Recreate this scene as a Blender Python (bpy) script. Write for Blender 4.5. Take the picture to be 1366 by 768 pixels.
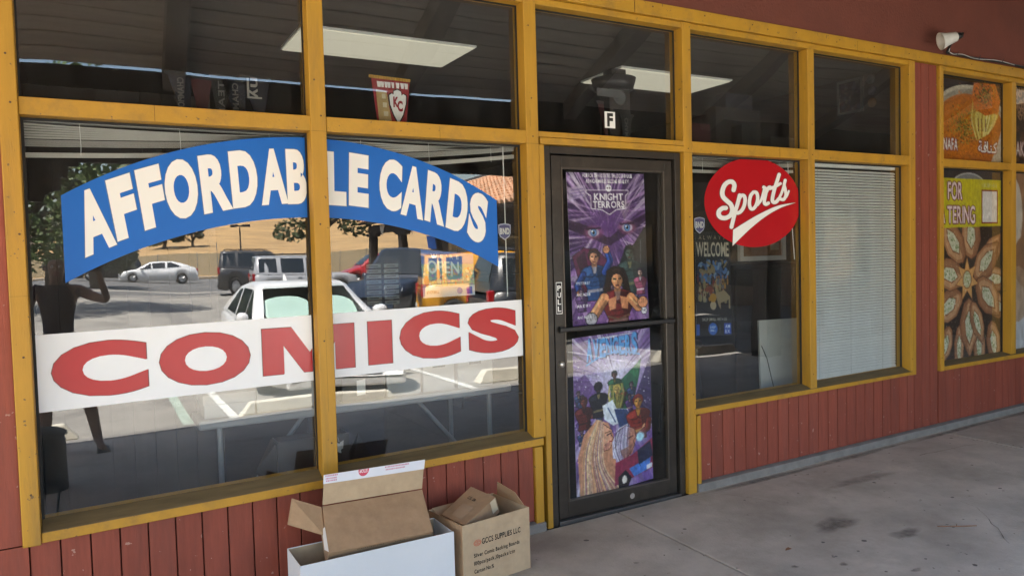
import bpy, bmesh, math, random
import numpy as np
from mathutils import Vector, Matrix

random.seed(7)
rng = np.random.default_rng(11)
for o in list(bpy.data.objects):
    bpy.data.objects.remove(o)
SC = bpy.context.scene
COL = SC.collection
R = math.radians

# ------------------------------------------------------------------ camera
cam_d = bpy.data.cameras.new('camera')
cam_d.sensor_fit = 'HORIZONTAL'
cam_d.angle = R(68.3729)
cam_d.clip_start = 0.01
cam_d.clip_end = 5000
cam = bpy.data.objects.new('camera', cam_d)
COL.objects.link(cam)
_r = Vector((0.87103831, -0.49046726, -0.02709478))
_u = Vector((0.04439657, 0.02367264, 0.99873347))
_f = Vector((0.48920466, 0.87113803, -0.04239484))
M = Matrix((( _r.x, _u.x, -_f.x, 0.0), (_r.y, _u.y, -_f.y, -3.6), (_r.z, _u.z, -_f.z, 1.52836), (0, 0, 0, 1)))
cam.matrix_world = M
SC.camera = cam

# ------------------------------------------------------------------ light
SUN_TO = Vector((-0.36, 0.175, 0.92)).normalized()
SUN_EL = math.asin(SUN_TO.z)
SUN_AZ = math.atan2(SUN_TO.x, SUN_TO.y)
world = bpy.data.worlds.new('World')
SC.world = world
world.use_nodes = True
wn = world.node_tree
sky = wn.nodes.new('ShaderNodeTexSky')
sky.sky_type = 'NISHITA'
sky.sun_disc = False
sky.sun_elevation = SUN_EL
sky.sun_rotation = SUN_AZ
sky.air_density = 1.2
sky.dust_density = 2.0
bg = wn.nodes['Background']
bg.inputs['Strength'].default_value = 0.085
wn.links.new(sky.outputs[0], bg.inputs['Color'])
sun_d = bpy.data.lights.new('sun', 'SUN')
sun_d.energy = 4.5
sun_d.angle = R(0.53)
sun_d.color = (1.0, 0.95, 0.87)
sun = bpy.data.objects.new('sun', sun_d)
COL.objects.link(sun)
sun.rotation_euler = (-SUN_TO).to_track_quat('-Z', 'Y').to_euler()
SC.view_settings.view_transform = 'Standard'
SC.view_settings.look = 'None'
SC.view_settings.exposure = 3.2
SC.view_settings.gamma = 1
SC.cycles.use_denoising = True
SC.cycles.max_bounces = 10
SC.cycles.diffuse_bounces = 4
SC.cycles.glossy_bounces = 4
SC.cycles.transparent_max_bounces = 16
SC.cycles.caustics_reflective = False
SC.cycles.sample_clamp_indirect = 6.0

# ------------------------------------------------------------------ materials
def lin(c):
    return tuple(((v / 12.92) if v <= 0.04045 else ((v + 0.055) / 1.055) ** 2.4) for v in c)

MATS = {}
def mat(name, col, rough=0.6, var=0.12, scale=6.0, bump=0.0, bscale=60.0, stretch=(1, 1, 1), metal=0.0,
        dirt=None, dirt_amt=0.0, dirt_scale=2.5, rand=0.0, spec=0.5, coat=0.0, rvar=0.0, chips=None, chip_at=0.68, chip_scale=30.0):
    if name in MATS:
        return MATS[name]
    m = bpy.data.materials.new(name)
    m.use_nodes = True
    nt = m.node_tree
    N, L = nt.nodes, nt.links
    b = N['Principled BSDF']
    b.inputs['Roughness'].default_value = rough
    b.inputs['Metallic'].default_value = metal
    b.inputs['Specular IOR Level'].default_value = spec
    if coat:
        b.inputs['Coat Weight'].default_value = coat
        b.inputs['Coat Roughness'].default_value = 0.06
    tc = N.new('ShaderNodeTexCoord')
    mp = N.new('ShaderNodeMapping')
    mp.inputs['Scale'].default_value = stretch
    L.new(tc.outputs['Object'], mp.inputs['Vector'])
    n1 = N.new('ShaderNodeTexNoise')
    n1.inputs['Scale'].default_value = scale
    n1.inputs['Detail'].default_value = 6
    n1.inputs['Roughness'].default_value = 0.65
    L.new(mp.outputs[0], n1.inputs['Vector'])
    mr = N.new('ShaderNodeMapRange')
    mr.inputs['From Min'].default_value = 0.3
    mr.inputs['From Max'].default_value = 0.7
    mr.inputs['To Min'].default_value = 1 - var
    mr.inputs['To Max'].default_value = 1 + var
    L.new(n1.outputs['Fac'], mr.inputs['Value'])
    val = mr.outputs['Result']
    if rand:
        oi = N.new('ShaderNodeObjectInfo')
        m2 = N.new('ShaderNodeMapRange')
        m2.inputs['To Min'].default_value = 1 - rand
        m2.inputs['To Max'].default_value = 1 + rand
        L.new(oi.outputs['Random'], m2.inputs['Value'])
        mu = N.new('ShaderNodeMath'); mu.operation = 'MULTIPLY'
        L.new(val, mu.inputs[0]); L.new(m2.outputs['Result'], mu.inputs[1])
        val = mu.outputs[0]
    vm = N.new('ShaderNodeVectorMath'); vm.operation = 'SCALE'
    vm.inputs[0].default_value = col
    L.new(val, vm.inputs['Scale'])
    out = vm.outputs[0]
    if dirt:
        n2 = N.new('ShaderNodeTexNoise')
        n2.inputs['Scale'].default_value = dirt_scale
        n2.inputs['Detail'].default_value = 8
        n2.inputs['Roughness'].default_value = 0.72
        L.new(mp.outputs[0], n2.inputs['Vector'])
        r2 = N.new('ShaderNodeMapRange')
        r2.inputs['From Min'].default_value = 0.5
        r2.inputs['From Max'].default_value = 0.72
        r2.inputs['To Max'].default_value = dirt_amt
        L.new(n2.outputs['Fac'], r2.inputs['Value'])
        mx = N.new('ShaderNodeMix'); mx.data_type = 'RGBA'
        L.new(r2.outputs['Result'], mx.inputs['Factor'])
        L.new(out, mx.inputs[6])
        mx.inputs[7].default_value = (*dirt, 1)
        out = mx.outputs[2]
    if chips:
        n4 = N.new('ShaderNodeTexNoise')
        n4.inputs['Scale'].default_value = chip_scale
        n4.inputs['Detail'].default_value = 3
        n4.inputs['Roughness'].default_value = 0.6
        L.new(tc.outputs['Object'], n4.inputs['Vector'])
        r4 = N.new('ShaderNodeMapRange')
        r4.inputs['From Min'].default_value = chip_at
        r4.inputs['From Max'].default_value = chip_at + 0.02
        r4.inputs['To Max'].default_value = 0.85
        L.new(n4.outputs['Fac'], r4.inputs['Value'])
        m4 = N.new('ShaderNodeMix'); m4.data_type = 'RGBA'
        L.new(r4.outputs['Result'], m4.inputs['Factor'])
        L.new(out, m4.inputs[6])
        m4.inputs[7].default_value = (*chips, 1)
        out = m4.outputs[2]
    L.new(out, b.inputs['Base Color'])
    if rvar:
        r3 = N.new('ShaderNodeMapRange')
        r3.inputs['From Min'].default_value = 0.3
        r3.inputs['From Max'].default_value = 0.7
        r3.inputs['To Min'].default_value = rough - rvar
        r3.inputs['To Max'].default_value = rough + rvar
        L.new(n1.outputs['Fac'], r3.inputs['Value'])
        L.new(r3.outputs['Result'], b.inputs['Roughness'])
    if bump:
        n3 = N.new('ShaderNodeTexNoise')
        n3.inputs['Scale'].default_value = bscale
        n3.inputs['Detail'].default_value = 5
        L.new(mp.outputs[0], n3.inputs['Vector'])
        bp = N.new('ShaderNodeBump')
        bp.inputs['Strength'].default_value = bump
        bp.inputs['Distance'].default_value = 0.004
        L.new(n3.outputs['Fac'], bp.inputs['Height'])
        L.new(bp.outputs[0], b.inputs['Normal'])
    MATS[name] = m
    return m

def emit(name, col, s):
    m = bpy.data.materials.new(name)
    m.use_nodes = True
    b = m.node_tree.nodes['Principled BSDF']
    b.inputs['Base Color'].default_value = (0.6, 0.58, 0.5, 1)
    b.inputs['Emission Color'].default_value = (*col, 1)
    b.inputs['Emission Strength'].default_value = s
    MATS[name] = m
    return m

def glass(name, gain, tint=(0.86, 0.9, 0.9), wav=0.0, ior=1.52, dust=0.05):
    """one pane: the front face carries the reflection of both glass surfaces, the back face lets light through"""
    m = bpy.data.materials.new(name)
    m.use_nodes = True
    nt = m.node_tree
    N, L = nt.nodes, nt.links
    N.remove(N['Principled BSDF'])
    out = N['Material Output']
    fr = N.new('ShaderNodeFresnel'); fr.inputs['IOR'].default_value = ior
    g = N.new('ShaderNodeBsdfGlossy'); g.inputs['Roughness'].default_value = 0.0
    g.inputs['Color'].default_value = (1, 1, 1, 1)
    t = N.new('ShaderNodeBsdfTransparent'); t.inputs['Color'].default_value = (*tint, 1)
    t2 = N.new('ShaderNodeBsdfTransparent')
    mu = N.new('ShaderNodeMath'); mu.operation = 'MULTIPLY'; mu.inputs[1].default_value = gain; mu.use_clamp = True
    L.new(fr.outputs[0], mu.inputs[0])
    mx = N.new('ShaderNodeMixShader')
    L.new(mu.outputs[0], mx.inputs[0]); L.new(t.outputs[0], mx.inputs[1]); L.new(g.outputs[0], mx.inputs[2])
    geo = N.new('ShaderNodeNewGeometry')
    tcd = N.new('ShaderNodeTexCoord'); mpd = N.new('ShaderNodeMapping'); mpd.inputs['Scale'].default_value = (5, 1, 1.2)
    L.new(tcd.outputs['Object'], mpd.inputs['Vector'])
    nd_ = N.new('ShaderNodeTexNoise'); nd_.inputs['Scale'].default_value = 2.2; nd_.inputs['Detail'].default_value = 7; nd_.inputs['Roughness'].default_value = 0.7
    L.new(mpd.outputs[0], nd_.inputs['Vector'])
    rd_ = N.new('ShaderNodeMapRange'); rd_.inputs['From Min'].default_value = 0.40; rd_.inputs['From Max'].default_value = 0.80; rd_.inputs['To Min'].default_value = 0.004; rd_.inputs['To Max'].default_value = dust
    L.new(nd_.outputs['Fac'], rd_.inputs['Value'])
    df = N.new('ShaderNodeBsdfDiffuse'); df.inputs['Color'].default_value = (.6, .6, .57, 1)
    md = N.new('ShaderNodeMixShader')
    L.new(rd_.outputs['Result'], md.inputs[0]); L.new(mx.outputs[0], md.inputs[1]); L.new(df.outputs[0], md.inputs[2])
    m2 = N.new('ShaderNodeMixShader')
    L.new(geo.outputs['Backfacing'], m2.inputs[0]); L.new(md.outputs[0], m2.inputs[1]); L.new(t2.outputs[0], m2.inputs[2])
    L.new(m2.outputs[0], out.inputs['Surface'])
    if wav:
        tc = N.new('ShaderNodeTexCoord')
        n = N.new('ShaderNodeTexNoise'); n.inputs['Scale'].default_value = 1.1; n.inputs['Detail'].default_value = 1
        L.new(tc.outputs['Object'], n.inputs['Vector'])
        bp = N.new('ShaderNodeBump'); bp.inputs['Strength'].default_value = 1.0; bp.inputs['Distance'].default_value = wav
        L.new(n.outputs['Fac'], bp.inputs['Height'])
        L.new(bp.outputs[0], g.inputs['Normal'])
    MATS[name] = m
    return m

def print_mat(name, rough=0.4, spec=0.4, gain=1.0):
    m = bpy.data.materials.new(name)
    m.use_nodes = True
    N, L = m.node_tree.nodes, m.node_tree.links
    b = N['Principled BSDF']
    b.inputs['Roughness'].default_value = rough
    b.inputs['Specular IOR Level'].default_value = spec
    a = N.new('ShaderNodeAttribute'); a.attribute_name = 'Col'
    if gain != 1.0:
        vm = N.new('ShaderNodeVectorMath'); vm.operation = 'SCALE'; vm.inputs['Scale'].default_value = gain
        L.new(a.outputs['Color'], vm.inputs[0]); L.new(vm.outputs[0], b.inputs['Base Color'])
    else:
        L.new(a.outputs['Color'], b.inputs['Base Color'])
    MATS[name] = m
    return m

YEL = mat('yellow_paint', (0.475, 0.252, 0.020), 0.55, 0.10, 7, 0.25, 90, (1, 1, 1), dirt=(0.16, 0.10, 0.045), dirt_amt=0.55, dirt_scale=5.0, chips=(0.13, 0.085, 0.04), chip_at=0.675, chip_scale=38)
YELV = mat('yellow_paint_vertical', (0.475, 0.252, 0.020), 0.55, 0.10, 7, 0.25, 70, (3, 3, 0.35), dirt=(0.16, 0.10, 0.045), dirt_amt=0.5, dirt_scale=4.0, chips=(0.13, 0.085, 0.04), chip_at=0.685, chip_scale=34)
SILLM = mat('weathered_sill_paint', (0.135, 0.098, 0.045), 0.75, 0.25, 9, 0.4, 80, (0.5, 3, 3), dirt=(0.25, 0.16, 0.04), dirt_amt=0.4, dirt_scale=3)
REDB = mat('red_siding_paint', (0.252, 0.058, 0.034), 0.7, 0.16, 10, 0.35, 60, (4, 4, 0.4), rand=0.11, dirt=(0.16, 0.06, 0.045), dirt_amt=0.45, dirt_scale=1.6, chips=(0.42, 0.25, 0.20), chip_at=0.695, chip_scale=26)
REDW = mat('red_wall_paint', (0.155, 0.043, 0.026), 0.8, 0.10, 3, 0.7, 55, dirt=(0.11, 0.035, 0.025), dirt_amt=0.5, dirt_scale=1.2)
GROOVE = mat('siding_groove', (0.09, 0.024, 0.018), 0.9, 0.1)
CURBM = mat('base_concrete', (0.225, 0.212, 0.195), 0.9, 0.15, 12, 0.5, 80, dirt=(0.1, 0.09, 0.08), dirt_amt=0.5)
BRONZE = mat('bronze_aluminium', (0.042, 0.036, 0.030), 0.42, 0.12, 8, 0.0, metal=0.3, dirt=(0.12, 0.10, 0.08), dirt_amt=0.3, dirt_scale=4)
BLACKP = mat('black_plastic', (0.012, 0.012, 0.013), 0.4, 0.1)
GASKET = mat('black_gasket', (0.01, 0.01, 0.01), 0.7, 0.1)
GLASS = glass('window_glass', 2.5, (0.88, 0.91, 0.91), 0.005)
GLASSD = glass('door_glass', 1.2, (0.86, 0.9, 0.9), 0.002)
CARGLASS = glass('car_screen_glass', 1.8, (0.75, 0.82, 0.8))
PRINT = print_mat('printed_paper', 0.45, 0.35, 1.12)
PRINTF = print_mat('printed_food_poster', 0.45, 0.25, 1.2)
PRINTG = print_mat('printed_vinyl', 0.35, 0.45)
VBLUE = mat('blue_vinyl', (0.009, 0.135, 0.53), 0.40, 0.06, 2, 0.3, 7, spec=0.25)
VWHITE = mat('white_vinyl', (0.86, 0.86, 0.83), 0.42, 0.03, 2, spec=0.25)
VBAND = mat('cool_white_vinyl', (0.84, 0.87, 0.91), 0.42, 0.03, 2, 0.3, 7, spec=0.25, chips=(0.5, 0.5, 0.5), chip_at=0.75, chip_scale=14)
VRED = mat('red_vinyl', (0.45, 0.012, 0.018), 0.26, 0.06, 3, 0.35, 7, spec=0.4)
VDRED = mat('dark_red_vinyl', (0.16, 0.01, 0.012), 0.4, 0.05, 3)
VGREY = mat('grey_outline_vinyl', (0.06, 0.16, 0.33), 0.4, 0.03, 3)
BLIND = mat('white_blind_slat', (0.88, 0.90, 0.88), 0.5, 0.06, 3, dirt=(0.5, 0.48, 0.42), dirt_amt=0.2)
KRAFT = mat('kraft_cardboard', (0.36, 0.235, 0.135), 0.85, 0.14, 14, 0.8, 16, dirt=(0.26, 0.16, 0.09), dirt_amt=0.4, dirt_scale=4)
KRAFTL = mat('pale_cardboard', (0.47, 0.35, 0.22), 0.85, 0.10, 14, 0.8, 16, dirt=(0.37, 0.26, 0.15), dirt_amt=0.4, dirt_scale=4)
WCARD = mat('white_cardboard', (0.66, 0.69, 0.72), 0.7, 0.05, 5, 0.7, 13, dirt=(0.5, 0.5, 0.5), dirt_amt=0.25)
INK = mat('black_ink', (0.018, 0.015, 0.013), 0.8, 0.1)
INKR = mat('red_ink', (0.55, 0.13, 0.07), 0.8, 0.1)
WHITE = mat('white_paint', (0.78, 0.78, 0.76), 0.5, 0.05)
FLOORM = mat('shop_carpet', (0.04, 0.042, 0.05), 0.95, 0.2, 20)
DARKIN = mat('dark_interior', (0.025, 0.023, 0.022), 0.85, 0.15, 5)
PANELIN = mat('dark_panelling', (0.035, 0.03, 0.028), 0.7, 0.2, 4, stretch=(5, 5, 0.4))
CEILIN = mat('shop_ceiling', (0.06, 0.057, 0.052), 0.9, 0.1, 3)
SOFFIT = mat('soffit_boards', (0.60, 0.565, 0.505), 0.8, 0.18, 5, 0.3, 60, (0.25, 4, 4), rand=0.10)
RAFTER = mat('rafter_wood', (0.24, 0.22, 0.20), 0.8, 0.2, 5, 0.3, 60, (4, 0.3, 4))
FASCIA = mat('dark_fascia_wood', (0.035, 0.025, 0.02), 0.85, 0.2, 5, 0.3, 60, (4, 1, 0.4))

# ------------------------------------------------------------------ mesh helpers
class MB:
    def __init__(s):
        s.v = []; s.f = []
    def add(s, vs, fs):
        n = len(s.v)
        s.v += [tuple(v) for v in vs]
        s.f += [tuple(i + n for i in f) for f in fs]
        return s
    def box(s, x0, x1, y0, y1, z0, z1):
        return s.add([(x0, y0, z0), (x1, y0, z0), (x1, y1, z0), (x0, y1, z0), (x0, y0, z1), (x1, y0, z1), (x1, y1, z1), (x0, y1, z1)],
                     [(0, 3, 2, 1), (4, 5, 6, 7), (0, 1, 5, 4), (1, 2, 6, 5), (2, 3, 7, 6), (3, 0, 4, 7)])
    def hexa(s, p):
        """eight corners in box order"""
        return s.add(p, [(0, 3, 2, 1), (4, 5, 6, 7), (0, 1, 5, 4), (1, 2, 6, 5), (2, 3, 7, 6), (3, 0, 4, 7)])
    def prism(s, poly, y0, y1):
        """polygon in (x, z), extruded from y0 (front) to y1; counter-clockwise seen from -y"""
        n = len(poly)
        vs = [(x, y0, z) for x, z in poly] + [(x, y1, z) for x, z in poly]
        fs = [tuple(range(n)), tuple(range(2 * n - 1, n - 1, -1))]
        fs += [(i, n + i, n + (i + 1) % n, (i + 1) % n) for i in range(n)]
        return s.add(vs, fs)
    def sheet(s, o, a, b, c):
        """thin board: origin o, edge vectors a and b, thickness vector c"""
        o, a, b, c = map(Vector, (o, a, b, c))
        return s.hexa([o, o + a, o + a + b, o + b, o + c, o + a + c, o + a + b + c, o + b + c])
    def tube(s, path, r, n=8, cap=True):
        path = [Vector(p) for p in path]
        rs = r if isinstance(r, (list, tuple)) else [r] * len(path)
        base = len(s.v)
        for i, p in enumerate(path):
            t = (path[min(i + 1, len(path) - 1)] - path[max(i - 1, 0)]).normalized()
            a = t.orthogonal().normalized() if i == 0 else (a - t * a.dot(t)).normalized()
            b = t.cross(a)
            for k in range(n):
                an = 2 * math.pi * k / n
                s.v.append(tuple(p + (a * math.cos(an) + b * math.sin(an)) * rs[i]))
        for i in range(len(path) - 1):
            for k in range(n):
                k2 = (k + 1) % n
                s.f.append((base + i * n + k, base + i * n + k2, base + (i + 1) * n + k2, base + (i + 1) * n + k))
        if cap:
            s.f.append(tuple(base + k for k in range(n - 1, -1, -1)))
            s.f.append(tuple(base + (len(path) - 1) * n + k for k in range(n)))
        return s
    def lathe(s, prof, origin, axis, n=20):
        """profile of (radius, distance along axis)"""
        o = Vector(origin); t = Vector(axis).normalized(); a = t.orthogonal().normalized(); b = t.cross(a)
        base = len(s.v)
        for r, d in prof:
            for k in range(n):
                an = 2 * math.pi * k / n
                s.v.append(tuple(o + t * d + (a * math.cos(an) + b * math.sin(an)) * max(r, 1e-4)))
        for i in range(len(prof) - 1):
            for k in range(n):
                k2 = (k + 1) % n
                s.f.append((base + i * n + k, base + i * n + k2, base + (i + 1) * n + k2, base + (i + 1) * n + k))
        return s
    def mesh(s, name, m=None, smooth=False):
        me = bpy.data.meshes.new(name)
        me.from_pydata(s.v, [], s.f)
        if m: me.materials.append(m)
        if smooth:
            me.polygons.foreach_set('use_smooth', [True] * len(me.polygons))
        me.update()
        return me

def link(name, me, parent=None, kind=None):
    o = bpy.data.objects.new(name, me)
    COL.objects.link(o)
    if parent:
        o.parent = parent
        o.matrix_parent_inverse = root_inv(parent)
    if kind: o['kind'] = kind
    return o

def world_of(o):
    m = o.matrix_basis.copy()
    return world_of(o.parent) @ o.matrix_parent_inverse @ m if o.parent else m

def root_inv(p):
    return world_of(p).inverted()

def obj(name, mb, m, parent=None, smooth=False, bevel=0.0, kind=None):
    o = link(name, mb.mesh(name, m, smooth), parent, kind)
    if bevel:
        md = o.modifiers.new('Bevel', 'BEVEL'); md.width = bevel; md.segments = 2; md.limit_method = 'ANGLE'
    return o

def thing(name, label, cat, loc=(0, 0, 0), group=None):
    o = bpy.data.objects.new(name, None)
    COL.objects.link(o)
    o.location = loc
    o.empty_display_size = 0.1
    return tag(o, label, cat, group)

def tag(o, label, cat, group=None):
    o['label'] = label; o['category'] = cat
    if group: o['group'] = group
    return o

def copy_tree(o, parent=None):
    c = o.copy(); COL.objects.link(c)
    if parent: c.parent = parent
    for ch in list(o.children): copy_tree(ch, c)
    return c

# ------------------------------------------------------------------ lettering
CHARS = [chr(k) for k in range(33, 123)] + list('ﺔﻓﺎﻨﻛ')
GLY = {}
def load_glyphs():
    tmp = []
    for off in (0.0, 0.022, 0.05, 0.064):
        for ch in CHARS:
            if ch == ' ': continue
            if off >= 0.05 and not ch.isupper(): continue
            cu = bpy.data.curves.new('glyph', 'FONT')
            cu.body = ch; cu.size = 1; cu.offset = off; cu.resolution_u = 5
            o = bpy.data.objects.new('glyph', cu); COL.objects.link(o)
            tmp.append((ch, off, o, cu))
    dg = bpy.context.evaluated_depsgraph_get(); dg.update()
    for ch, off, o, cu in tmp:
        ev = o.evaluated_get(dg)
        me = ev.to_mesh()
        if me and len(me.vertices):
            v = np.array([tuple(q.co)[:2] for q in me.vertices])
            me.calc_loop_triangles()
            t = [tuple(q.vertices) for q in me.loop_triangles]
            GLY[ch, off] = (v, t, v.min(0), v.max(0))
        ev.to_mesh_clear()
    for ch, off, o, cu in tmp:
        bpy.data.objects.remove(o); bpy.data.curves.remove(cu)
load_glyphs()

def layout(s, off=0.0, gap=0.07, space=0.3):
    """[(char, x0, glyph)] with the pen in cap-height units and the total width"""
    x = 0; out = []
    for ch in s:
        if ch == ' ' or (ch, off) not in GLY:
            x += space; continue
        g = GLY[ch, off]
        out.append((x - g[2][0], g)); x += g[3][0] - g[2][0] + gap
    return out, max(x - gap, 1e-3)

CAP = GLY['H', 0.0][3][1]

def text_mb(mb, s, place, width=None, height=1.0, off=0.0, gap=0.07):
    """text laid flat; place(u, v) turns metres along and up the line into a 3D point"""
    lay, w = layout(s, off, gap)
    sy = height / CAP
    sx = sy if width is None else width / w
    for x0, (v, t, lo, hi) in lay:
        mb.add([place((p[0] + x0) * sx, p[1] * sy) for p in v], t)
    return w * sx

# ------------------------------------------------------------------ flat prints painted as colour grids
class Canvas:
    def __init__(s, w, h, col, ss=2):
        s.w, s.h, s.ss = w, h, ss
        s.a = np.empty((h * ss, w * ss, 3)); s.a[:] = col
        yy, xx = np.mgrid[0:h * ss, 0:w * ss]
        s.X = (xx + .5) / ss; s.Y = (yy + .5) / ss
    def mix(s, m, col, al=1.0):
        m = (m * al)[..., None]
        s.a = s.a * (1 - m) + np.asarray(col, float) * m
    def poly(s, pts, col, al=1.0):
        pts = np.asarray(pts, float)
        x0, y0 = np.maximum(np.floor((pts.min(0) - 1) * s.ss).astype(int), 0)
        x1, y1 = np.ceil((pts.max(0) + 1) * s.ss).astype(int)
        X = s.X[y0:y1, x0:x1]; Y = s.Y[y0:y1, x0:x1]
        if X.size == 0: return
        ins = np.zeros(X.shape, bool)
        n = len(pts)
        for i in range(n):
            ax, ay = pts[i]; bx, by = pts[(i + 1) % n]
            if ay == by: continue
            c = ((ay > Y) != (by > Y)) & (X < (bx - ax) * (Y - ay) / (by - ay) + ax)
            ins ^= c
        sub = s.a[y0:y1, x0:x1]
        mm = (ins * al)[..., None]
        s.a[y0:y1, x0:x1] = sub * (1 - mm) + np.asarray(col, float) * mm
    def ell(s, cx, cy, rx, ry, col, al=1.0, rot=0.0, soft=0.0):
        c, sn = math.cos(rot), math.sin(rot)
        u = ((s.X - cx) * c + (s.Y - cy) * sn) / rx; v = (-(s.X - cx) * sn + (s.Y - cy) * c) / ry
        d = np.sqrt(u * u + v * v)
        m = np.clip((1 - d) / soft, 0, 1) if soft else (d < 1).astype(float)
        s.mix(m, col, al)
    def line(s, pts, wd, col, al=1.0):
        for (ax, ay), (bx, by) in zip(pts[:-1], pts[1:]):
            dx, dy = bx - ax, by - ay
            l = math.hypot(dx, dy) or 1
            nx, ny = -dy / l * wd / 2, dx / l * wd / 2
            s.poly([(ax + nx, ay + ny), (bx + nx, by + ny), (bx - nx, by - ny), (ax - nx, ay - ny)], col, al)
    def noise(s, cells, amt, seed=0):
        r = np.random.default_rng(seed)
        g = r.normal(size=(cells + 1, cells + 1))
        H, W = s.a.shape[:2]
        yy = np.linspace(0, cells - 1e-6, H); xx = np.linspace(0, cells - 1e-6, W)
        yi = yy.astype(int); xi = xx.astype(int); fy = (yy - yi)[:, None]; fx = (xx - xi)[None]
        a = g[yi][:, xi]; b = g[yi][:, xi + 1]; c = g[yi + 1][:, xi]; d = g[yi + 1][:, xi + 1]
        n = a * (1 - fx) * (1 - fy) + b * fx * (1 - fy) + c * (1 - fx) * fy + d * fx * fy
        s.a = np.clip(s.a * (1 + amt * n[..., None]), 0, 1)
    def text(s, t, x, y, h, col, width=None, off=0.0, gap=0.07, shear=0.0):
        """baseline at (x, y), cap height h in canvas units"""
        lay, w = layout(t, off, gap)
        sy = h / CAP; sx = sy if width is None else width / w
        for x0, (v, tr, lo, hi) in lay:
            P = np.stack([x + (v[:, 0] + x0) * sx, y - v[:, 1] * sy + shear * (v[:, 0] + x0) * sx], -1)
            for q in tr: s.poly(P[list(q)], col)
    def strokes(s, n, l, w, jit, seed, box=None):
        """short brush marks that pick up the colour under them"""
        r = random.Random(seed); W, H = s.w, s.h
        for _ in range(n):
            x, y = r.uniform(0, W - 1), r.uniform(0, H - 1)
            if box and not (box[0] < x < box[2] and box[1] < y < box[3]): continue
            c = s.a[min(int(y * s.ss), H * s.ss - 1), min(int(x * s.ss), W * s.ss - 1)]
            k = 1 + r.gauss(0, jit); c = np.clip(c * k + r.gauss(0, .02), 0, 1)
            a = r.uniform(0, 3.14); q = l * r.uniform(.4, 1.2)
            s.line([(x - math.cos(a) * q, y - math.sin(a) * q), (x + math.cos(a + .3) * q, y + math.sin(a + .3) * q)], w * r.uniform(.5, 1.2), c, .85)
    def out(s):
        a = s.a.reshape(s.h, s.ss, s.w, s.ss, 3).mean((1, 3))
        return np.clip(a, 0, 1)

def print_mesh(name, cv, tl, tr, br, bl, m):
    """a colour grid stretched over the four corners"""
    a = cv.out(); h, w = a.shape[:2]
    tl, tr, br, bl = [np.asarray(q, float) for q in (tl, tr, br, bl)]
    u = np.linspace(0, 1, w)[None, :, None]; v = np.linspace(0, 1, h)[:, None, None]
    P = (tl * (1 - u) + tr * u) * (1 - v) + (bl * (1 - u) + br * u) * v
    idx = np.arange(h * w).reshape(h, w)
    F = np.stack([idx[:-1, :-1], idx[1:, :-1], idx[1:, 1:], idx[:-1, 1:]], -1).reshape(-1, 4)
    me = bpy.data.meshes.new(name)
    me.vertices.add(h * w); me.vertices.foreach_set('co', P.reshape(-1))
    me.loops.add(F.size); me.loops.foreach_set('vertex_index', F.reshape(-1).astype(np.int32))
    me.polygons.add(len(F)); me.polygons.foreach_set('loop_start', np.arange(0, F.size, 4, dtype=np.int32))
    me.update(calc_edges=True)
    c = a.reshape(-1, 3)
    c = np.where(c <= 0.04045, c / 12.92, ((c + 0.055) / 1.055) ** 2.4)
    at = me.color_attributes.new('Col', 'FLOAT_COLOR', 'POINT')
    at.data.foreach_set('color', np.concatenate([c, np.ones((len(c), 1))], 1).reshape(-1))
    me.materials.append(m)
    return me

# ================================================================== ground and setting
def gz(y):
    """height of the car park and street, rising gently away from the shops"""
    return -0.20 + 0.012 * min(max(-y - 12, 0), 28)
def wz(x, y):
    """height of the walkway slab, which falls slightly along the wall and towards the kerb"""
    return -0.055 + 0.0115 * x + 0.015 * y

ASPH = mat('worn_car_park', (0.29, 0.272, 0.24), 0.92, 0.22, 0.6, 0.5, 40, dirt=(0.10, 0.095, 0.088), dirt_amt=0.85, dirt_scale=0.9)  # worn warm grey asphalt with darker blotches
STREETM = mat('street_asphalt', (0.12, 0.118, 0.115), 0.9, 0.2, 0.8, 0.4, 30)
CONC = mat('walkway_concrete', (0.425, 0.378, 0.318), 0.82, 0.26, 2.2, 1.0, 90, rand=0.05, dirt=(0.27, 0.235, 0.195), dirt_amt=0.65, dirt_scale=1.7, rvar=0.08, chips=(0.15, 0.132, 0.115), chip_at=0.70, chip_scale=16)
STRIPE = mat('worn_stripe_paint', (0.62, 0.62, 0.58), 0.8, 0.3, 8, dirt=(0.25, 0.24, 0.22), dirt_amt=0.9, dirt_scale=6)
STRIPEG = mat('worn_green_stripe', (0.38, 0.45, 0.38), 0.8, 0.3, 8, dirt=(0.25, 0.24, 0.22), dirt_amt=0.9, dirt_scale=6)
DIRT = mat('dry_ground', (0.36, 0.26, 0.15), 0.95, 0.25, 0.05)

def strip(name, x0, x1, y0, y1, dz, m, n=24, zf=gz):
    mb = MB(); ys = np.linspace(y0, y1, n + 1)
    vs = []
    for y in ys:
        vs += [(x0, y, zf(y) + dz), (x1, y, zf(y) + dz)]
    mb.add(vs, [(2 * i, 2 * i + 2, 2 * i + 3, 2 * i + 1) if y1 > y0 else (2 * i, 2 * i + 1, 2 * i + 3, 2 * i + 2) for i in range(n)])
    return obj(name, mb, m, kind='structure')

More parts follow.
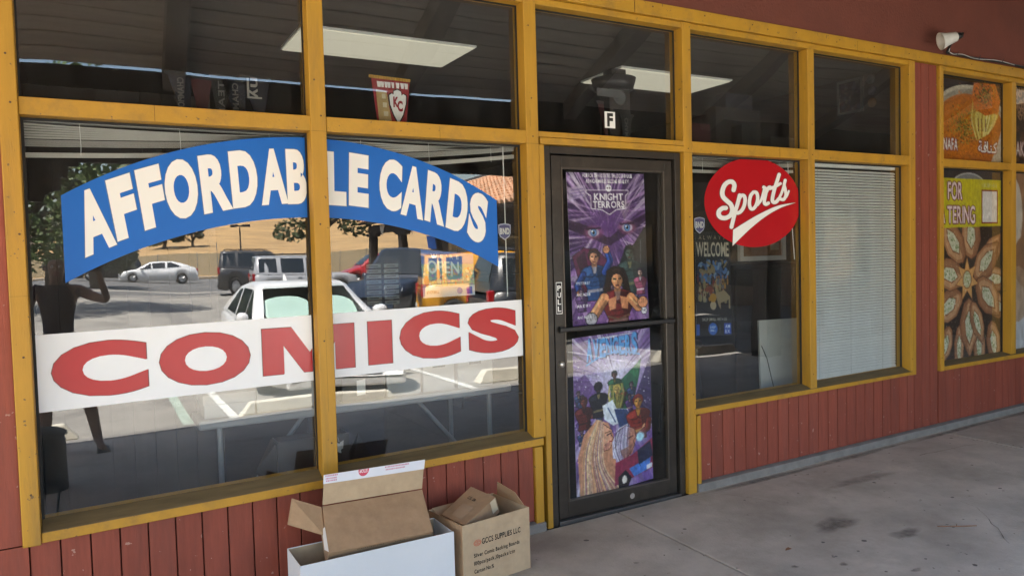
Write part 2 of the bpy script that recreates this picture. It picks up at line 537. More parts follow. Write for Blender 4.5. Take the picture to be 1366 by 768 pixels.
strip('ground', -900, 900, -900, 600, -0.02, DIRT, 200)
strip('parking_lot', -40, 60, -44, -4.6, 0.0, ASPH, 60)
stm = MB()
for i in range(60):
    xa, xb = -120 + i * 6, -114 + i * 6
    ne = lambda x: -34.5 - 7.5 * (1 / (1 + math.exp(-(x - 6) / 2.2)))
    for k in range(10):
        ya0, ya1 = -72 + (ne(xa) + 72) * k / 10, -72 + (ne(xa) + 72) * (k + 1) / 10
        yb0, yb1 = -72 + (ne(xb) + 72) * k / 10, -72 + (ne(xb) + 72) * (k + 1) / 10
        stm.add([(xa, ya0, gz(ya0) + .005), (xb, yb0, gz(yb0) + .005), (xb, yb1, gz(yb1) + .005), (xa, ya1, gz(ya1) + .005)], [(0, 1, 2, 3)])
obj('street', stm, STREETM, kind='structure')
gtm = MB()
for i in range(40):
    xa, xb = -30 + i * 1.5, -28.5 + i * 1.5
    gtm.add([(xa, ne(xa) - .1, gz(ne(xa)) + .010), (xb, ne(xb) - .1, gz(ne(xb)) + .010), (xb, ne(xb) + 1.2, gz(ne(xb) + 1.2) + .010), (xa, ne(xa) + 1.2, gz(ne(xa) + 1.2) + .010)], [(0, 1, 2, 3)])
obj('gutter', gtm, CURBM, kind='structure')
strip('pavement', -300, 300, -76, -72.0, 0.12, CURBM, 4)
strip('drain_channel', 2.15, 2.75, -36, -19.5, 0.006, CURBM, 16)
for x, m, w, y1 in ((0.88, STRIPEG, 0.12, -9.5), (1.38, STRIPE, 0.10, -9.5), (4.42, STRIPE, 0.10, -9.5), (7.4, STRIPE, 0.10, -9.5), (-2.1, STRIPE, 0.10, -9.5), (-5.1, STRIPE, 0.10, -9.5)):
    strip('parking_line', x - w / 2, x + w / 2, y1, -4.9, 0.006, m, 4)

# walkway: separate slabs with open joints over a dark bed, and the kerb
bed = MB(); bed.hexa([(-12, -4.5, -0.5), (30, -4.5, -0.5), (30, 0.02, -0.5), (-12, 0.02, -0.5)] +
                     [(x, y, wz(x, y) - 0.035) for x, y in ((-12, -4.5), (30, -4.5), (30, 0.02), (-12, 0.02))])
walk = obj('walkway', bed, mat('joint_dirt', (0.035, 0.03, 0.026), 0.95), kind='structure')
xs = [-9.2, -6.2, -3.2, -0.25, 2.71, 5.97, 9.2, 12.4, 15.6, 18.8]
for i in range(len(xs) - 1):
    for y0, y1 in ((-3.38, 0.0), (-4.36, -3.394)):
        x0, x1 = xs[i] + 0.006, xs[i + 1] - 0.006
        mb = MB().hexa([(x, y, wz(x, y) - 0.034) for x, y in ((x0, y0), (x1, y0), (x1, y1), (x0, y1))] +
                       [(x, y, wz(x, y)) for x, y in ((x0, y0), (x1, y0), (x1, y1), (x0, y1))])
        obj('slab', mb, CONC, walk, bevel=0.005)
kb = MB(); kb.hexa([(x, y, -0.4) for x, y in ((-9.2, -4.56), (18.8, -4.56), (18.8, -4.368), (-9.2, -4.368))] +
                   [(x, y, wz(x, -4.37)) for x, y in ((-9.2, -4.56), (18.8, -4.56), (18.8, -4.368), (-9.2, -4.368))])
obj('kerb', kb, CURBM, kind='structure', bevel=0.012)
crk = MB()
def crack(pts, w, seed):
    r = random.Random(seed); P = []
    for (xa, ya), (xb, yb) in zip(pts[:-1], pts[1:]):
        for k in range(8):
            t = k / 8; P.append((xa + (xb - xa) * t + r.gauss(0, .007), ya + (yb - ya) * t + r.gauss(0, .007)))
    for (xa, ya), (xb, yb) in zip(P[:-1], P[1:]):
        q = w * r.uniform(.4, 1.2)
        crk.add([(xa, ya - q, wz(xa, ya) + .0016), (xb, yb - q, wz(xb, yb) + .0016), (xb, yb + q, wz(xb, yb) + .0016), (xa, ya + q, wz(xa, ya) + .0016)], [(0, 1, 2, 3)])
crack([(3.4, -.02), (3.55, -.28), (3.62, -.50)], .0016, 1); crack([(5.2, -.30), (5.9, -.36)], .002, 2); crack([(4.1, -1.5), (4.5, -1.1), (4.55, -.8)], .0016, 3); crack([(7.0, -.1), (7.3, -.5)], .002, 4)
obj('hairline_crack', crk, MATS['joint_dirt'], walk)
# damp stains and litter on the walkway, each with its own outline
pass
pass
def soft_stain(name, col, al):
    m = bpy.data.materials.new(name); m.use_nodes = True
    N, L = m.node_tree.nodes, m.node_tree.links
    b = N['Principled BSDF']; b.inputs['Base Color'].default_value = (*col, 1); b.inputs['Roughness'].default_value = .75
    a = N.new('ShaderNodeAttribute'); a.attribute_name = 'edge'
    tc = N.new('ShaderNodeTexCoord'); n = N.new('ShaderNodeTexNoise'); n.inputs['Scale'].default_value = 22; n.inputs['Detail'].default_value = 6
    L.new(tc.outputs['Object'], n.inputs['Vector'])
    mu = N.new('ShaderNodeMath'); mu.operation = 'MULTIPLY_ADD'; mu.inputs[1].default_value = 1.5; mu.inputs[2].default_value = -.45
    L.new(n.outputs['Fac'], mu.inputs[0])
    ad = N.new('ShaderNodeMath'); ad.operation = 'ADD'; ad.inputs[1].default_value = .45
    L.new(mu.outputs[0], ad.inputs[0])
    m2 = N.new('ShaderNodeMath'); m2.operation = 'MULTIPLY'; m2.use_clamp = True
    L.new(ad.outputs[0], m2.inputs[0]); L.new(a.outputs['Fac'], m2.inputs[1])
    m3 = N.new('ShaderNodeMath'); m3.operation = 'MULTIPLY'; m3.inputs[1].default_value = al
    L.new(m2.outputs[0], m3.inputs[0]); L.new(m3.outputs[0], b.inputs['Alpha'])
    MATS[name] = m
    return m
def blot(name, cx, cy, rx, ry, m, seed, dz=0.0012):
    r = random.Random(seed); n = 28; ph = [r.uniform(0, 6.28) for _ in range(4)]
    pts = []
    for k in range(n):
        a = 2 * math.pi * k / n
        q = 1 + 0.16 * math.sin(2 * a + ph[0]) + 0.12 * math.sin(3 * a + ph[1]) + 0.08 * math.sin(5 * a + ph[2]) + 0.05 * math.sin(9 * a + ph[3])
        x, y = cx + rx * q * math.cos(a), cy + ry * q * math.sin(a)
        pts.append((x, y, wz(x, y) + dz))
    mb = MB(); inn = [((x - cx) * .55 + cx, (y - cy) * .55 + cy) for x, y, z in pts]
    mb.add(pts + [(x, y, wz(x, y) + dz) for x, y in inn] + [(cx, cy, wz(cx, cy) + dz)], [(k, (k + 1) % n, n + (k + 1) % n, n + k) for k in range(n)] + [(n + k, n + (k + 1) % n, 2 * n) for k in range(n)])
    me = mb.mesh(name, m)
    at = me.attributes.new('edge', 'FLOAT', 'POINT'); at.data.foreach_set('value', [0.0] * n + [.85] * n + [1.0])
    o = link(name, me, walk)
STAIN = soft_stain('oil_stain', (0.17, 0.148, 0.128), .6); STAINL = soft_stain('faint_stain', (0.15, 0.132, 0.115), .6); STAINR = soft_stain('rusty_stain', (0.22, 0.15, 0.12), .35)
blot('stain', 3.60, -0.83, 0.155, 0.10, STAIN, 3)
blot('stain', 3.80, -1.12, 0.11, 0.06, STAINL, 4)
blot('stain', 2.97, -1.08, 0.022, 0.016, STAIN, 5)
blot('stain', 3.19, -1.19, 0.03, 0.018, STAIN, 6)
blot('stain', 3.42, -1.42, 0.035, 0.02, STAIN, 8)
blot('stain', 4.4, -0.42, 0.35, 0.06, STAINR, 12)
for k, x_ in enumerate((3.9, 4.9, 6.1, 7.2)): blot('wall_base_dirt', x_, -.055, .62, .035, STAINL, 30 + k, .0008)
gum = MB(); rgm = random.Random(21)
for _ in range(120):
    x_, y_ = rgm.uniform(2.2, 8.5), -rgm.uniform(.08, 2.2) ; q_ = rgm.choice((.004, .005, .006, .008, .011, .014))
    n_ = 9; gum.add([(x_ + q_ * rgm.uniform(.7, 1.2) * math.cos(6.283 * k / n_), y_ + q_ * rgm.uniform(.7, 1.2) * math.sin(6.283 * k / n_), wz(x_, y_) + .0016) for k in range(n_)], [tuple(range(n_))])
obj('gum_spots', gum, mat('gum_spot', (.13, .115, .10), .8), walk, kind='stuff')
blot('stain', 2.35, -0.62, 0.018, 0.012, STAIN, 10)
LEAFM = mat('dry_leaf', (0.20, 0.10, 0.05), 0.8, 0.2)
def litter(name, label, x, y, pts, m, dz=0.004):
    mb = MB(); n = len(pts)
    vs = [(x + a, y + b, wz(x + a, y + b) + dz + 0.006 * abs(math.sin(k * 1.7))) for k, (a, b) in enumerate(pts)]
    mb.add(vs + [(p[0], p[1], p[2] + 0.0015) for p in vs], [tuple(range(n - 1, -1, -1)), tuple(range(n, 2 * n))] + [(i, (i + 1) % n, n + (i + 1) % n, n + i) for i in range(n)])
    tag(obj(name, mb, m), label, 'leaf' if 'leaf' in name else 'litter')
litter('dry_leaf', 'small curled brown leaf on the concrete walkway in front of the door', 3.1, -0.93, [(-.022, 0), (-.005, -.012), (.02, -.004), (.012, .012), (-.008, .01)], LEAFM)
tw = MB(); tw.tube([(4.02, -1.16, wz(4.02, -1.16) + .004), (4.10, -1.22, wz(4.1, -1.22) + .006), (4.2, -1.27, wz(4.2, -1.27) + .004)], 0.0028, 6)
tw.tube([(4.10, -1.22, wz(4.1, -1.22) + .006), (4.13, -1.20, wz(4.13, -1.2) + .005)], 0.002, 6)
tag(obj('twig', tw, LEAFM), 'thin dark twig lying on the walkway right of the oil stain', 'twig')
cr = MB(); cr.tube([(4.60 + .06 * math.cos(a), -0.40 + .035 * math.sin(a), wz(4.62, -.42) + .004) for a in np.linspace(0.3, 2.4, 9)], 0.0018, 6)
tag(obj('string_scrap', cr, mat('grey_string', (.4, .37, .33), .8)), 'pale curved scrap of string on the walkway below the blind window', 'litter')

# ================================================================== the storefront
shop = thing('storefront', 'dark red timber storefront with yellow painted window frames and bronze door', 'storefront', (0, 0, 0))
def part(name, mb, m, bevel=0.0, parent=None, smooth=False):
    return obj(name, mb, m, parent or shop, smooth, bevel)
FY, BY = 0.0, 0.12
G0, G1 = 0.083, 0.089
def bar(name, x0, x1, z0, z1, y0=FY, y1=BY, m=None, b=0.004):
    return part(name, MB().box(x0, x1, y0, y1, z0, z1), m or (YELV if z1 - z0 > x1 - x0 else YEL), b)

# uprights
def post(x0, x1, z0, z1, y0=FY, y1=BY, dx=0.0):
    return part('window_post', MB().hexa([(x0 + dx, y0, z0), (x1 + dx, y0, z0), (x1 + dx, y1, z0), (x0 + dx, y1, z0), (x0, y0, z1), (x1, y0, z1), (x1, y1, z1), (x0, y1, z1)]), YELV, 0.004)
post(-0.278, -0.213, 0.405, 2.952, -0.012)
post(0.952, 1.0285, 0.47, 2.912, dx=-0.006)
post(2.139, 2.218, 0.505, 2.952)
post(3.2825, 3.352, -0.02, 2.952, dx=-0.006)
post(4.430, 4.497, 0.528, 2.912)
post(5.589, 5.660, 0.508, 2.952)
post(5.985, 6.035, 0.500, 2.952)
post(7.035, 7.105, 0.548, 2.912)
post(8.15, 8.22, 0.500, 2.952)
# short trims either side of the door
bar('door_trim', 2.142, 2.194, -0.012, 0.452, 0.0, 0.10)
bar('door_trim', 2.2205, 2.255, -0.03, 2.146, 0.004, 0.11)
bar('door_trim', 3.356, 3.386, 0.004, 0.474, 0.0, 0.10)
# rails
for a, b in ((-0.213, 0.952), (1.0285, 2.139), (3.352, 4.430), (4.497, 5.589)):
    bar('transom_rail', a, b, 2.147, 2.2185, 0.003, 0.12)
bar('transom_rail', 2.218, 3.2825, 2.187, 2.2185, 0.003, 0.12)
bar('door_head', 2.226, 3.277, 2.147, 2.184, -0.006, 0.11)
bar('transom_rail', 6.035, 7.035, 2.153, 2.2155, 0.003, 0.12)
bar('transom_rail', 7.105, 8.15, 2.153, 2.2155, 0.003, 0.12)
for a, b in ((-0.213, 2.139), (2.218, 3.2825), (3.352, 5.589), (6.035, 8.15)):
    bar('head_lip', a, b, 2.915, 2.952, 0.006, 0.12)
bar('head_board', -0.30, 2.9, 2.9545, 3.0375, -0.016, 0.10)
bar('head_board', 2.902, 8.5, 2.9545, 3.034, -0.014, 0.10)
# sills: each follows the wall's slight fall, with a worn top
def sill(x0, x1, zb0, zb1, zt0, zt1, zi0, zi1, fy=-0.004):
    p = [(x0, fy, zb0), (x1, fy, zb1), (x1, 0.13, zb1), (x0, 0.13, zb0), (x0, fy, zt0), (x1, fy, zt1), (x1, 0.13, zi1 + .004), (x0, 0.13, zi0 + .004)]
    o = part('window_sill', MB().hexa(p), YEL, 0.003)
    top = MB().hexa([(x0 + .001, fy + .002, zt0 + .001), (x1 - .001, fy + .002, zt1 + .001), (x1 - .001, 0.081, zi1 - .001), (x0 + .001, 0.081, zi0 - .001),
                     (x0 + .001, fy + .003, zt0 + .0035), (x1 - .001, fy + .003, zt1 + .0035), (x1 - .001, 0.081, zi1 + .002), (x0 + .001, 0.081, zi0 + .002)])
    obj('sill_top', top, SILLM, o)
sill(-0.212, 2.199, 0.410, 0.460, 0.450, 0.498, 0.486, 0.532)
sill(3.330, 5.612, 0.484, 0.512, 0.520, 0.536, 0.543, 0.570)
sill(6.036, 8.149, 0.504, 0.512, 0.536, 0.546, 0.56, 0.57)

# panes
PANES = [(-0.213, 0.952, 2.2185, 2.915), (1.0285, 2.139, 2.2185, 2.915), (2.218, 3.2825, 2.2185, 2.915), (3.352, 4.430, 2.2185, 2.915), (4.497, 5.589, 2.2185, 2.915),
         (-0.213, 0.952, 0.47, 2.147), (1.0285, 2.139, 0.50, 2.147), (3.352, 4.430, 0.54, 2.147), (4.497, 5.589, 0.555, 2.147),
         (6.035, 7.035, 2.2155, 2.915), (7.105, 8.15, 2.2155, 2.915), (6.035, 7.035, 0.56, 2.153), (7.105, 8.15, 0.565, 2.153)]
for x0, x1, z0, z1 in PANES:
    p = part('window_pane', MB().box(x0 + .001, x1 - .001, G0, G1, z0 + .001, z1 - .001), GLASS)
    g = MB(); w = 0.011 if z1 < 2.2 else 0.007
    g.box(x0, x0 + w, G0 - .008, G0, z0, z1).box(x1 - w, x1, G0 - .008, G0, z0, z1).box(x0 + w, x1 - w, G0 - .008, G0, z1 - w, z1)
    obj('gasket', g, GASKET, p)

# siding boards
def board(x0, x1, z0t, z1b, y=0.02):
    return MB().hexa([(x0, y, z0t), (x1, y, z0t), (x1, y + .03, z0t), (x0, y + .03, z0t), (x0, y, z1b), (x1, y, z1b), (x1, y + .03, z1b), (x0, y + .03, z1b)])
def siding(x0, x1, pitch, zt, y=0.02):
    x = x0; k = 0
    while x < x1 - 0.012:
        e = min(x + pitch, x1)
        zb = wz(x, 0) + 0.06
        top = zt(x) if callable(zt) else zt
        part('siding_board', board(x + .0028, e - .0028, zb, top, y + rng.uniform(0, .0015)), REDB, 0.002)
        x = e
siding(-0.258, 2.142, 0.1096, lambda x: 0.408 + 0.0207 * (x + .21))
siding(3.388, 5.66, 0.1041, lambda x: 0.482 + 0.0132 * (x - 3.33))
siding(5.662, 5.984, 0.1041, 2.952)
siding(5.986, 8.6, 0.1041, lambda x: 0.503 + 0.004 * (x - 6))
part('backing_board', MB().box(-0.37, 2.20, 0.0515, 0.075, -0.03, 0.445).box(3.36, 8.6, 0.0515, 0.075, -0.02, 0.50).box(5.67, 5.98, 0.0515, 0.075, 0.5, 2.95), GROOVE)
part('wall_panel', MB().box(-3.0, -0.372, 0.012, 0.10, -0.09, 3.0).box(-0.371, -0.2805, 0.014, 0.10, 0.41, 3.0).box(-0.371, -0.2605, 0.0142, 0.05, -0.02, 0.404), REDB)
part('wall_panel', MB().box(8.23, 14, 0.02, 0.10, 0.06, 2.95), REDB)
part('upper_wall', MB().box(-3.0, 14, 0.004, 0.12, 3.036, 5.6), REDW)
cb = MB()
for a, b in ((-3.0, 2.199), (3.352, 4.45), (4.452, 9.0)):
    cb.hexa([(a, -0.012, wz(a, 0) - .03), (b, -0.012, wz(b, 0) - .03), (b, 0.06, wz(b, 0) - .03), (a, 0.06, wz(a, 0) - .03),
             (a, -0.012, wz(a, 0) + .050), (b, -0.012, wz(b, 0) + .050), (b, 0.06, wz(b, 0) + .058), (a, 0.06, wz(a, 0) + .058)])
part('base_kerb', cb, CURBM, 0.004)

# open joints and splits in the yellow timber
jn = MB()
for x0, x1, z0, z1, y in ((0.28, .2815, 2.1475, 2.218, .0022), (4.145, 4.147, 2.1475, 2.218, .0022), (1.62, 1.6212, 2.1475, 2.200, .0022), (2.8995, 2.9025, 2.955, 3.036, -.0165), (4.95, 4.9512, 2.955, 3.02, -.0148),
                          (2.139, 2.218, 2.146, 2.1472, -.0006), (3.2825, 3.352, 2.1455, 2.147, -.0006), (0.953, 1.028, 2.147, 2.148, -.0006), (-.278, -.213, 1.42, 1.4207, -.0126), (5.589, 5.66, 1.3, 1.3008, -.0006), (2.165, 2.1662, 2.24, 2.33, -.0006), (.985, .9858, .8, 1.2, -.0006), (5.62, 5.6208, .7, 1.05, -.0006)):
    jn.box(x0, x1, y, y + .0012, z0, z1)
part('open_joint', jn, mat('split_timber', (.07, .042, .015), .9))['kind'] = 'stuff'
nl = MB()
for x in (-.245, .99, 2.178, 3.317, 4.463, 5.624, 6.01):
    for z in (.62, 1.15, 1.7, 2.18, 2.4, 2.8):
        nl.lathe([(0, .0), (.0045, .0), (.005, .0015)], (x + rng.normal(0, .008), -.0128 if x < 0 else -.0008, z + rng.normal(0, .02)), (0, 1, 0), 8)
for x in np.arange(.1, 8.2, .42): nl.lathe([(0, 0), (.0045, 0), (.005, .0015)], (x, -.0168, 3.0 + rng.normal(0, .01)), (0, 1, 0), 8)
part('nail_heads', nl, mat('rusty_nail', (.10, .055, .03), .8))['kind'] = 'stuff'
# door
dfr = MB(); fz0, fz1 = wz(2.3, 0) - .01, wz(3.2, 0) - .01
dfr.box(2.2575, 2.308, 0.030, 0.12, fz0, 2.145).box(3.232, 3.276, 0.030, 0.12, fz1, 2.145).box(2.3085, 3.2315, 0.030, 0.12, 2.103, 2.145)
dfr.box(2.3085, 2.318, 0.062, 0.12, fz0, 2.102).box(3.2225, 3.2315, 0.062, 0.12, fz1, 2.102)
part('door_frame', dfr, BRONZE, 0.003)
part('threshold', MB().box(2.3085, 3.2315, 0.02, 0.13, -0.05, -0.012), mat('worn_aluminium', (0.12, 0.115, 0.11), 0.5, 0.2, metal=0.6), 0.003)
dl = MB()
LX0, LX1, LZ0, LZ1 = 2.327, 3.221, -0.008, 2.096
GX0, GX1, GZ0, GZ1 = 2.392, 3.160, 0.085, 2.030
dl.box(LX0, GX0, 0.050, 0.092, LZ0, LZ1).box(GX1, LX1, 0.050, 0.092, LZ0, LZ1).box(GX0, GX1, 0.050, 0.092, LZ0, GZ0).box(GX0, GX1, 0.050, 0.092, GZ1, LZ1)
door = part('door', dl, BRONZE, 0.003)
door['label'] = 'dark bronze glass door with two posters and a push bar'
st = MB(); w = 0.009
st.box(GX0, GX0 + w, 0.046, 0.070, GZ0, GZ1).box(GX1 - w, GX1, 0.046, 0.070, GZ0, GZ1).box(GX0 + w, GX1 - w, 0.046, 0.070, GZ0, GZ0 + w).box(GX0 + w, GX1 - w, 0.046, 0.070, GZ1 - w, GZ1)
obj('glazing_bead', st, mat('bronze_bead', (0.11, 0.095, 0.08), 0.35, 0.1, metal=0.5), door, bevel=0.002)
obj('door_glass', MB().box(GX0 + w, GX1 - w, 0.070, 0.076, GZ0 + w, GZ1 - w), GLASSD, door)
pb = MB(); pb.box(2.345, 3.205, 0.018, 0.040, 1.083, 1.108)
pb.box(2.350, 2.380, 0.036, 0.050, 1.075, 1.116).box(3.170, 3.200, 0.036, 0.050, 1.075, 1.116)
obj('push_bar', pb, BLACKP, door, bevel=0.004)
lk = MB(); lk.lathe([(0.0, -0.016), (0.014, -0.016), (0.017, -0.010), (0.019, 0.0), (0.019, 0.006)], (2.361, 0.044, 0.895), (0, 1, 0), 20)
obj('lock_cylinder', lk, mat('lock_steel', (0.6, 0.58, 0.53), 0.3, 0.05, metal=0.8), door, True)
pl = obj('pull_plate', MB().box(2.335, 2.380, 0.047, 0.0496, 1.185, 1.372), BLACKP, door, bevel=0.003)
pt = MB()
for k, ch in enumerate('PULL'):
    z = 1.322 - k * 0.040
    text_mb(pt, ch, lambda u, v, z=z: (2.346 + u, 0.0462, z + v), 0.024, 0.028, 0.022)
pt.box(2.337, 2.378, 0.0463, 0.0466, 1.366, 1.370).box(2.337, 2.378, 0.0463, 0.0466, 1.187, 1.191)
pt.box(2.337, 2.340, 0.0463, 0.0466, 1.191, 1.366).box(2.375, 2.378, 0.0463, 0.0466, 1.191, 1.366)
obj('plate_lettering', pt, VWHITE, pl)
kp = MB(); kp.lathe([(0, -.003), (.016, -.003), (.018, 0)], (2.86, 0.0497, 0.035), (0, 1, 0), 14)
obj('kick_scuff', kp, mat('scuffed_metal', (0.3, 0.28, 0.26), 0.5, 0.3), door)

# shell of the shop behind the glass
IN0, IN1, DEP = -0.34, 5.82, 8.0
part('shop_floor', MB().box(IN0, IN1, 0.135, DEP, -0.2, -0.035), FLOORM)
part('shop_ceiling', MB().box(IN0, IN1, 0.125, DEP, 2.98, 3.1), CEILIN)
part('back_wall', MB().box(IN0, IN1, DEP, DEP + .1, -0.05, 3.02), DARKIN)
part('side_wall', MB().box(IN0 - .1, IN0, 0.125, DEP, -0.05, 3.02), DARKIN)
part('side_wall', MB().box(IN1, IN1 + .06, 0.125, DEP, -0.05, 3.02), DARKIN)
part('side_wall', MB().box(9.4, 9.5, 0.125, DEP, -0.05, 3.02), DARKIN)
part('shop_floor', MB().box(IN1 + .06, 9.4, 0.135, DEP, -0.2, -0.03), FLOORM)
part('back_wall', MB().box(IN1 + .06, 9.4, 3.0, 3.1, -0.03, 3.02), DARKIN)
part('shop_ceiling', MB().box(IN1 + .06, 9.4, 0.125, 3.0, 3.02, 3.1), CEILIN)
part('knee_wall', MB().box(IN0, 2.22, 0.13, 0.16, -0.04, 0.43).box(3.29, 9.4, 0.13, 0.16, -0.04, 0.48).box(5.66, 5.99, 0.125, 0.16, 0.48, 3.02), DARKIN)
part('shop_roof', MB().box(-3, 14, 0.121, 9, 5.2, 5.4).box(-3, 14, 8.9, 9.0, -0.1, 5.2), FASCIA)
part('end_wall', MB().box(-3.1, -3.0, 0.0, 9.0, -0.1, 5.6), REDW)
part('end_wall', MB().box(14, 14.1, 0.0, 9.0, -0.1, 5.6), REDW)
# panelled partition standing behind the left pane
x = -0.33; pn = None
while x < 0.60:
    part('partition_board', MB().box(x + .003, min(x + .098, .61), 0.74 + rng.uniform(0, .002), 0.76, -0.03, 2.42), PANELIN)
    x += 0.1
part('partition_back', MB().box(-0.33, 0.61, 0.761, 0.79, -0.03, 2.42), PANELIN)

# ================================================================== walkway roof
roof = thing('walkway_roof', 'sloping boarded roof over the shop walkway on dark rafters with a deep fascia', 'roof', (0, -2.4, 0))
TAN = 0.4955
YE = -3.70
def rz(y): return 3.272 + TAN * (y - YE)
yb = YE; k = 0
while yb < -0.05:
    y1 = min(yb + 0.150, 0.0)
    mb = MB(); a, b = yb + .008, y1 - .008
    mb.hexa([(-7, a, rz(a)), (14, a, rz(a)), (14, b, rz(b)), (-7, b, rz(b)), (-7, a, rz(a) + .02), (14, a, rz(a) + .02), (14, b, rz(b) + .02), (-7, b, rz(b) + .02)])
    obj('soffit_board', mb, SOFFIT, roof)
    yb = y1
mb = MB(); mb.hexa([(-7, YE, rz(YE) + .022), (14, YE, rz(YE) + .022), (14, 0.0, rz(0) + .022), (-7, 0.0, rz(0) + .022),
                    (-7, YE, rz(YE) + .10), (14, YE, rz(YE) + .10), (14, 0.0, rz(0) + .10), (-7, 0.0, rz(0) + .10)])
obj('roof_deck', mb, FASCIA, roof)
for x0 in (-5.81, -3.66, -1.51, 0.635, 2.785, 4.935, 7.085, 9.235, 11.385):
    mb = MB(); x1 = x0 + 0.175; d = 0.175
    mb.hexa([(x0, YE + .005, rz(YE) - d), (x1, YE + .005, rz(YE) - d), (x1, -.002, rz(0) - d), (x0, -.002, rz(0) - d),
             (x0, YE + .005, rz(YE) - .001), (x1, YE + .005, rz(YE) - .001), (x1, -.002, rz(0) - .001), (x0, -.002, rz(0) - .001)])
    obj('rafter', mb, RAFTER, roof)
# fascia with an arched shoulder at its left end
def arch_poly():
    pts = [(-7, 3.508)]
    pts += [(-7, 2.17), (-0.36, 2.165), (-0.345, 2.165)]
    pts += [(-0.22 - 0.125 * math.cos(a), 2.165 + 0.115 * math.sin(a)) for a in np.linspace(0.2, 1.5, 6)]
    pts += [(-0.20, 2.28), (-0.185, 2.40), (-0.13, 2.40), (-0.12, 2.51), (-0.04, 2.51), (-0.03, 2.555), (14, 2.555), (14, 3.508)]
    return pts
obj('gap_filler', MB().box(4.5, 14, -3.72, -3.706, 3.238, 3.30), FASCIA, roof)
obj('fascia_board', MB().prism([(x * .87 if -6 < x < 13 else x, 1.53 + (z - 1.53) * .87 + (.005 if z > 3 else 0)) for x, z in arch_poly()], -3.79, -3.705), FASCIA, roof)
for x0 in (-2.6, 8.4, 12.6):
    c = MB().box(x0, x0 + .30, -4.10, -3.80, -0.2, 3.2)
    obj('column', c, FASCIA, roof, bevel=0.01)

# ================================================================== signs stuck on the glass
GY = G0                                             # outer face of the panes
def flat(y):
    return lambda u, v: (u, y, v)
XC = 0.955
def b_top(x): return 2.126 - (1.98 - math.sqrt(1.98 ** 2 - (x - XC) ** 2))
def b_bot(x): return 1.742 - (2.09 - math.sqrt(2.09 ** 2 - (x - XC) ** 2))
def arc_piece(x0, x1):
    mb = MB(); xs = np.linspace(x0, x1, 25)
    t = [(x, b_top(x)) for x in xs]; b = [(x, b_bot(x)) for x in xs]
    for i in range(24):
        (xa, za), (xb, zb), (xc, zc), (xd, zd) = b[i], b[i + 1], t[i + 1], t[i]
        mb.hexa([(xa, GY - .0012, za), (xb, GY - .0012, zb), (xb, GY - .0001, zb), (xa, GY - .0001, za), (xd, GY - .0012, zd), (xc, GY - .0012, zc), (xc, GY - .0001, zc), (xd, GY - .0001, zd)])
    return mb
LETTERS = [('A', -0.030, 0.098, 1.728), ('F', 0.098, 0.197, 1.785), ('F', 0.209, 0.311, 1.830), ('O', 0.312, 0.452, 1.868), ('R', 0.461, 0.593, 1.899), ('D', 0.590, 0.715, 1.921), ('A', 0.722, 0.852, 1.934), ('B', 0.846, 0.9445, 1.937),
           ('L', 1.032, 1.141, 1.932), ('E', 1.151, 1.257, 1.927), ('C', 1.309, 1.434, 1.908), ('A', 1.428, 1.558, 1.874), ('R', 1.563, 1.680, 1.842), ('D', 1.686, 1.806, 1.800), ('S', 1.810, 1.922, 1.742)]
def arc_letters(chars, y, grow=0.0):
    mb = MB()
    for ch, x0, x1, zc in chars:
        v, t, lo, hi = GLY[ch, 0.05 if ch in 'ARB' else 0.064]
        xm = (x0 + x1) / 2
        slope = -(xm - XC) / 1.98 * 0.95
        h = 0.262
        P = []
        for px, py in v:
            a = (px - lo[0]) / (hi[0] - lo[0]) - .5; b = (py - lo[1]) / (hi[1] - lo[1]) - .5
            hh = h + grow * 2; ww = (x1 - x0) * .955 + grow * 2
            dx = a * ww + b * hh * (xm - XC) * 0.17
            dz = b * hh + a * ww * slope
            P.append((xm + dx, y, zc + dz))
        mb.add(P, t)
    return mb
def banner(label, x0, x1, chars):
    o = obj('window_banner', arc_piece(x0, x1), VBLUE)
    tag(o, label, 'sign', 'blue arched vinyl banner')
    obj('letter_outline', arc_letters(chars, GY - .0016, 0.0035), VGREY, o)
    obj('lettering', arc_letters(chars, GY - .0022), VWHITE, o)
banner('blue arched window banner with white letters AFFORDAB on the left pane', -0.084, 0.9405, LETTERS[:8])
banner('blue arched window banner with white letters LE CARDS on the pane beside the door', 1.040, 1.985, LETTERS[8:])

def zlt(x): return 1.254 + (x + .22) * 0.0112
def zlb(x): return 0.930 + (x + .22) * 0.0145
M_SHAPE = (np.array([(0, 0), (.22, 0), (.22, .62), (.43, 0), (.57, 0), (.78, .62), (.78, 0), (1, 0), (1, 1), (.69, 1), (.5, .43), (.31, 1), (0, 1)], float),
           [(0, 1, 2, 12), (2, 11, 12), (2, 3, 10, 11), (3, 4, 10), (4, 5, 9, 10), (5, 8, 9), (5, 6, 7, 8)], np.array([0., 0.]), np.array([1., 1.]))
def wide_letter(mb, ch, x0, x1, z0, z1, y, clip=None):
    v, t, lo, hi = M_SHAPE if ch == 'M' else GLY[ch, 0.064]
    P = [(x0 + (p[0] - lo[0]) / (hi[0] - lo[0]) * (x1 - x0), y, z0 + (p[1] - lo[1]) / (hi[1] - lo[1]) * (z1 - z0)) for p in v]
    if clip:
        xc, sgn = clip                              # keep the side where sgn * (x - xc) < 0
        for tr in t:
            poly = [P[i] for i in tr]; out = []
            for a, b in zip(poly, poly[1:] + poly[:1]):
                da, db = sgn * (a[0] - xc), sgn * (b[0] - xc)
                if da <= 0: out.append(a)
                if da * db < 0:
                    k = da / (da - db); out.append(tuple(p + (q - p) * k for p, q in zip(a, b)))
            if len(out) > 2: mb.add(out, [tuple(range(len(out)))])
    else:
        mb.add(P, t)
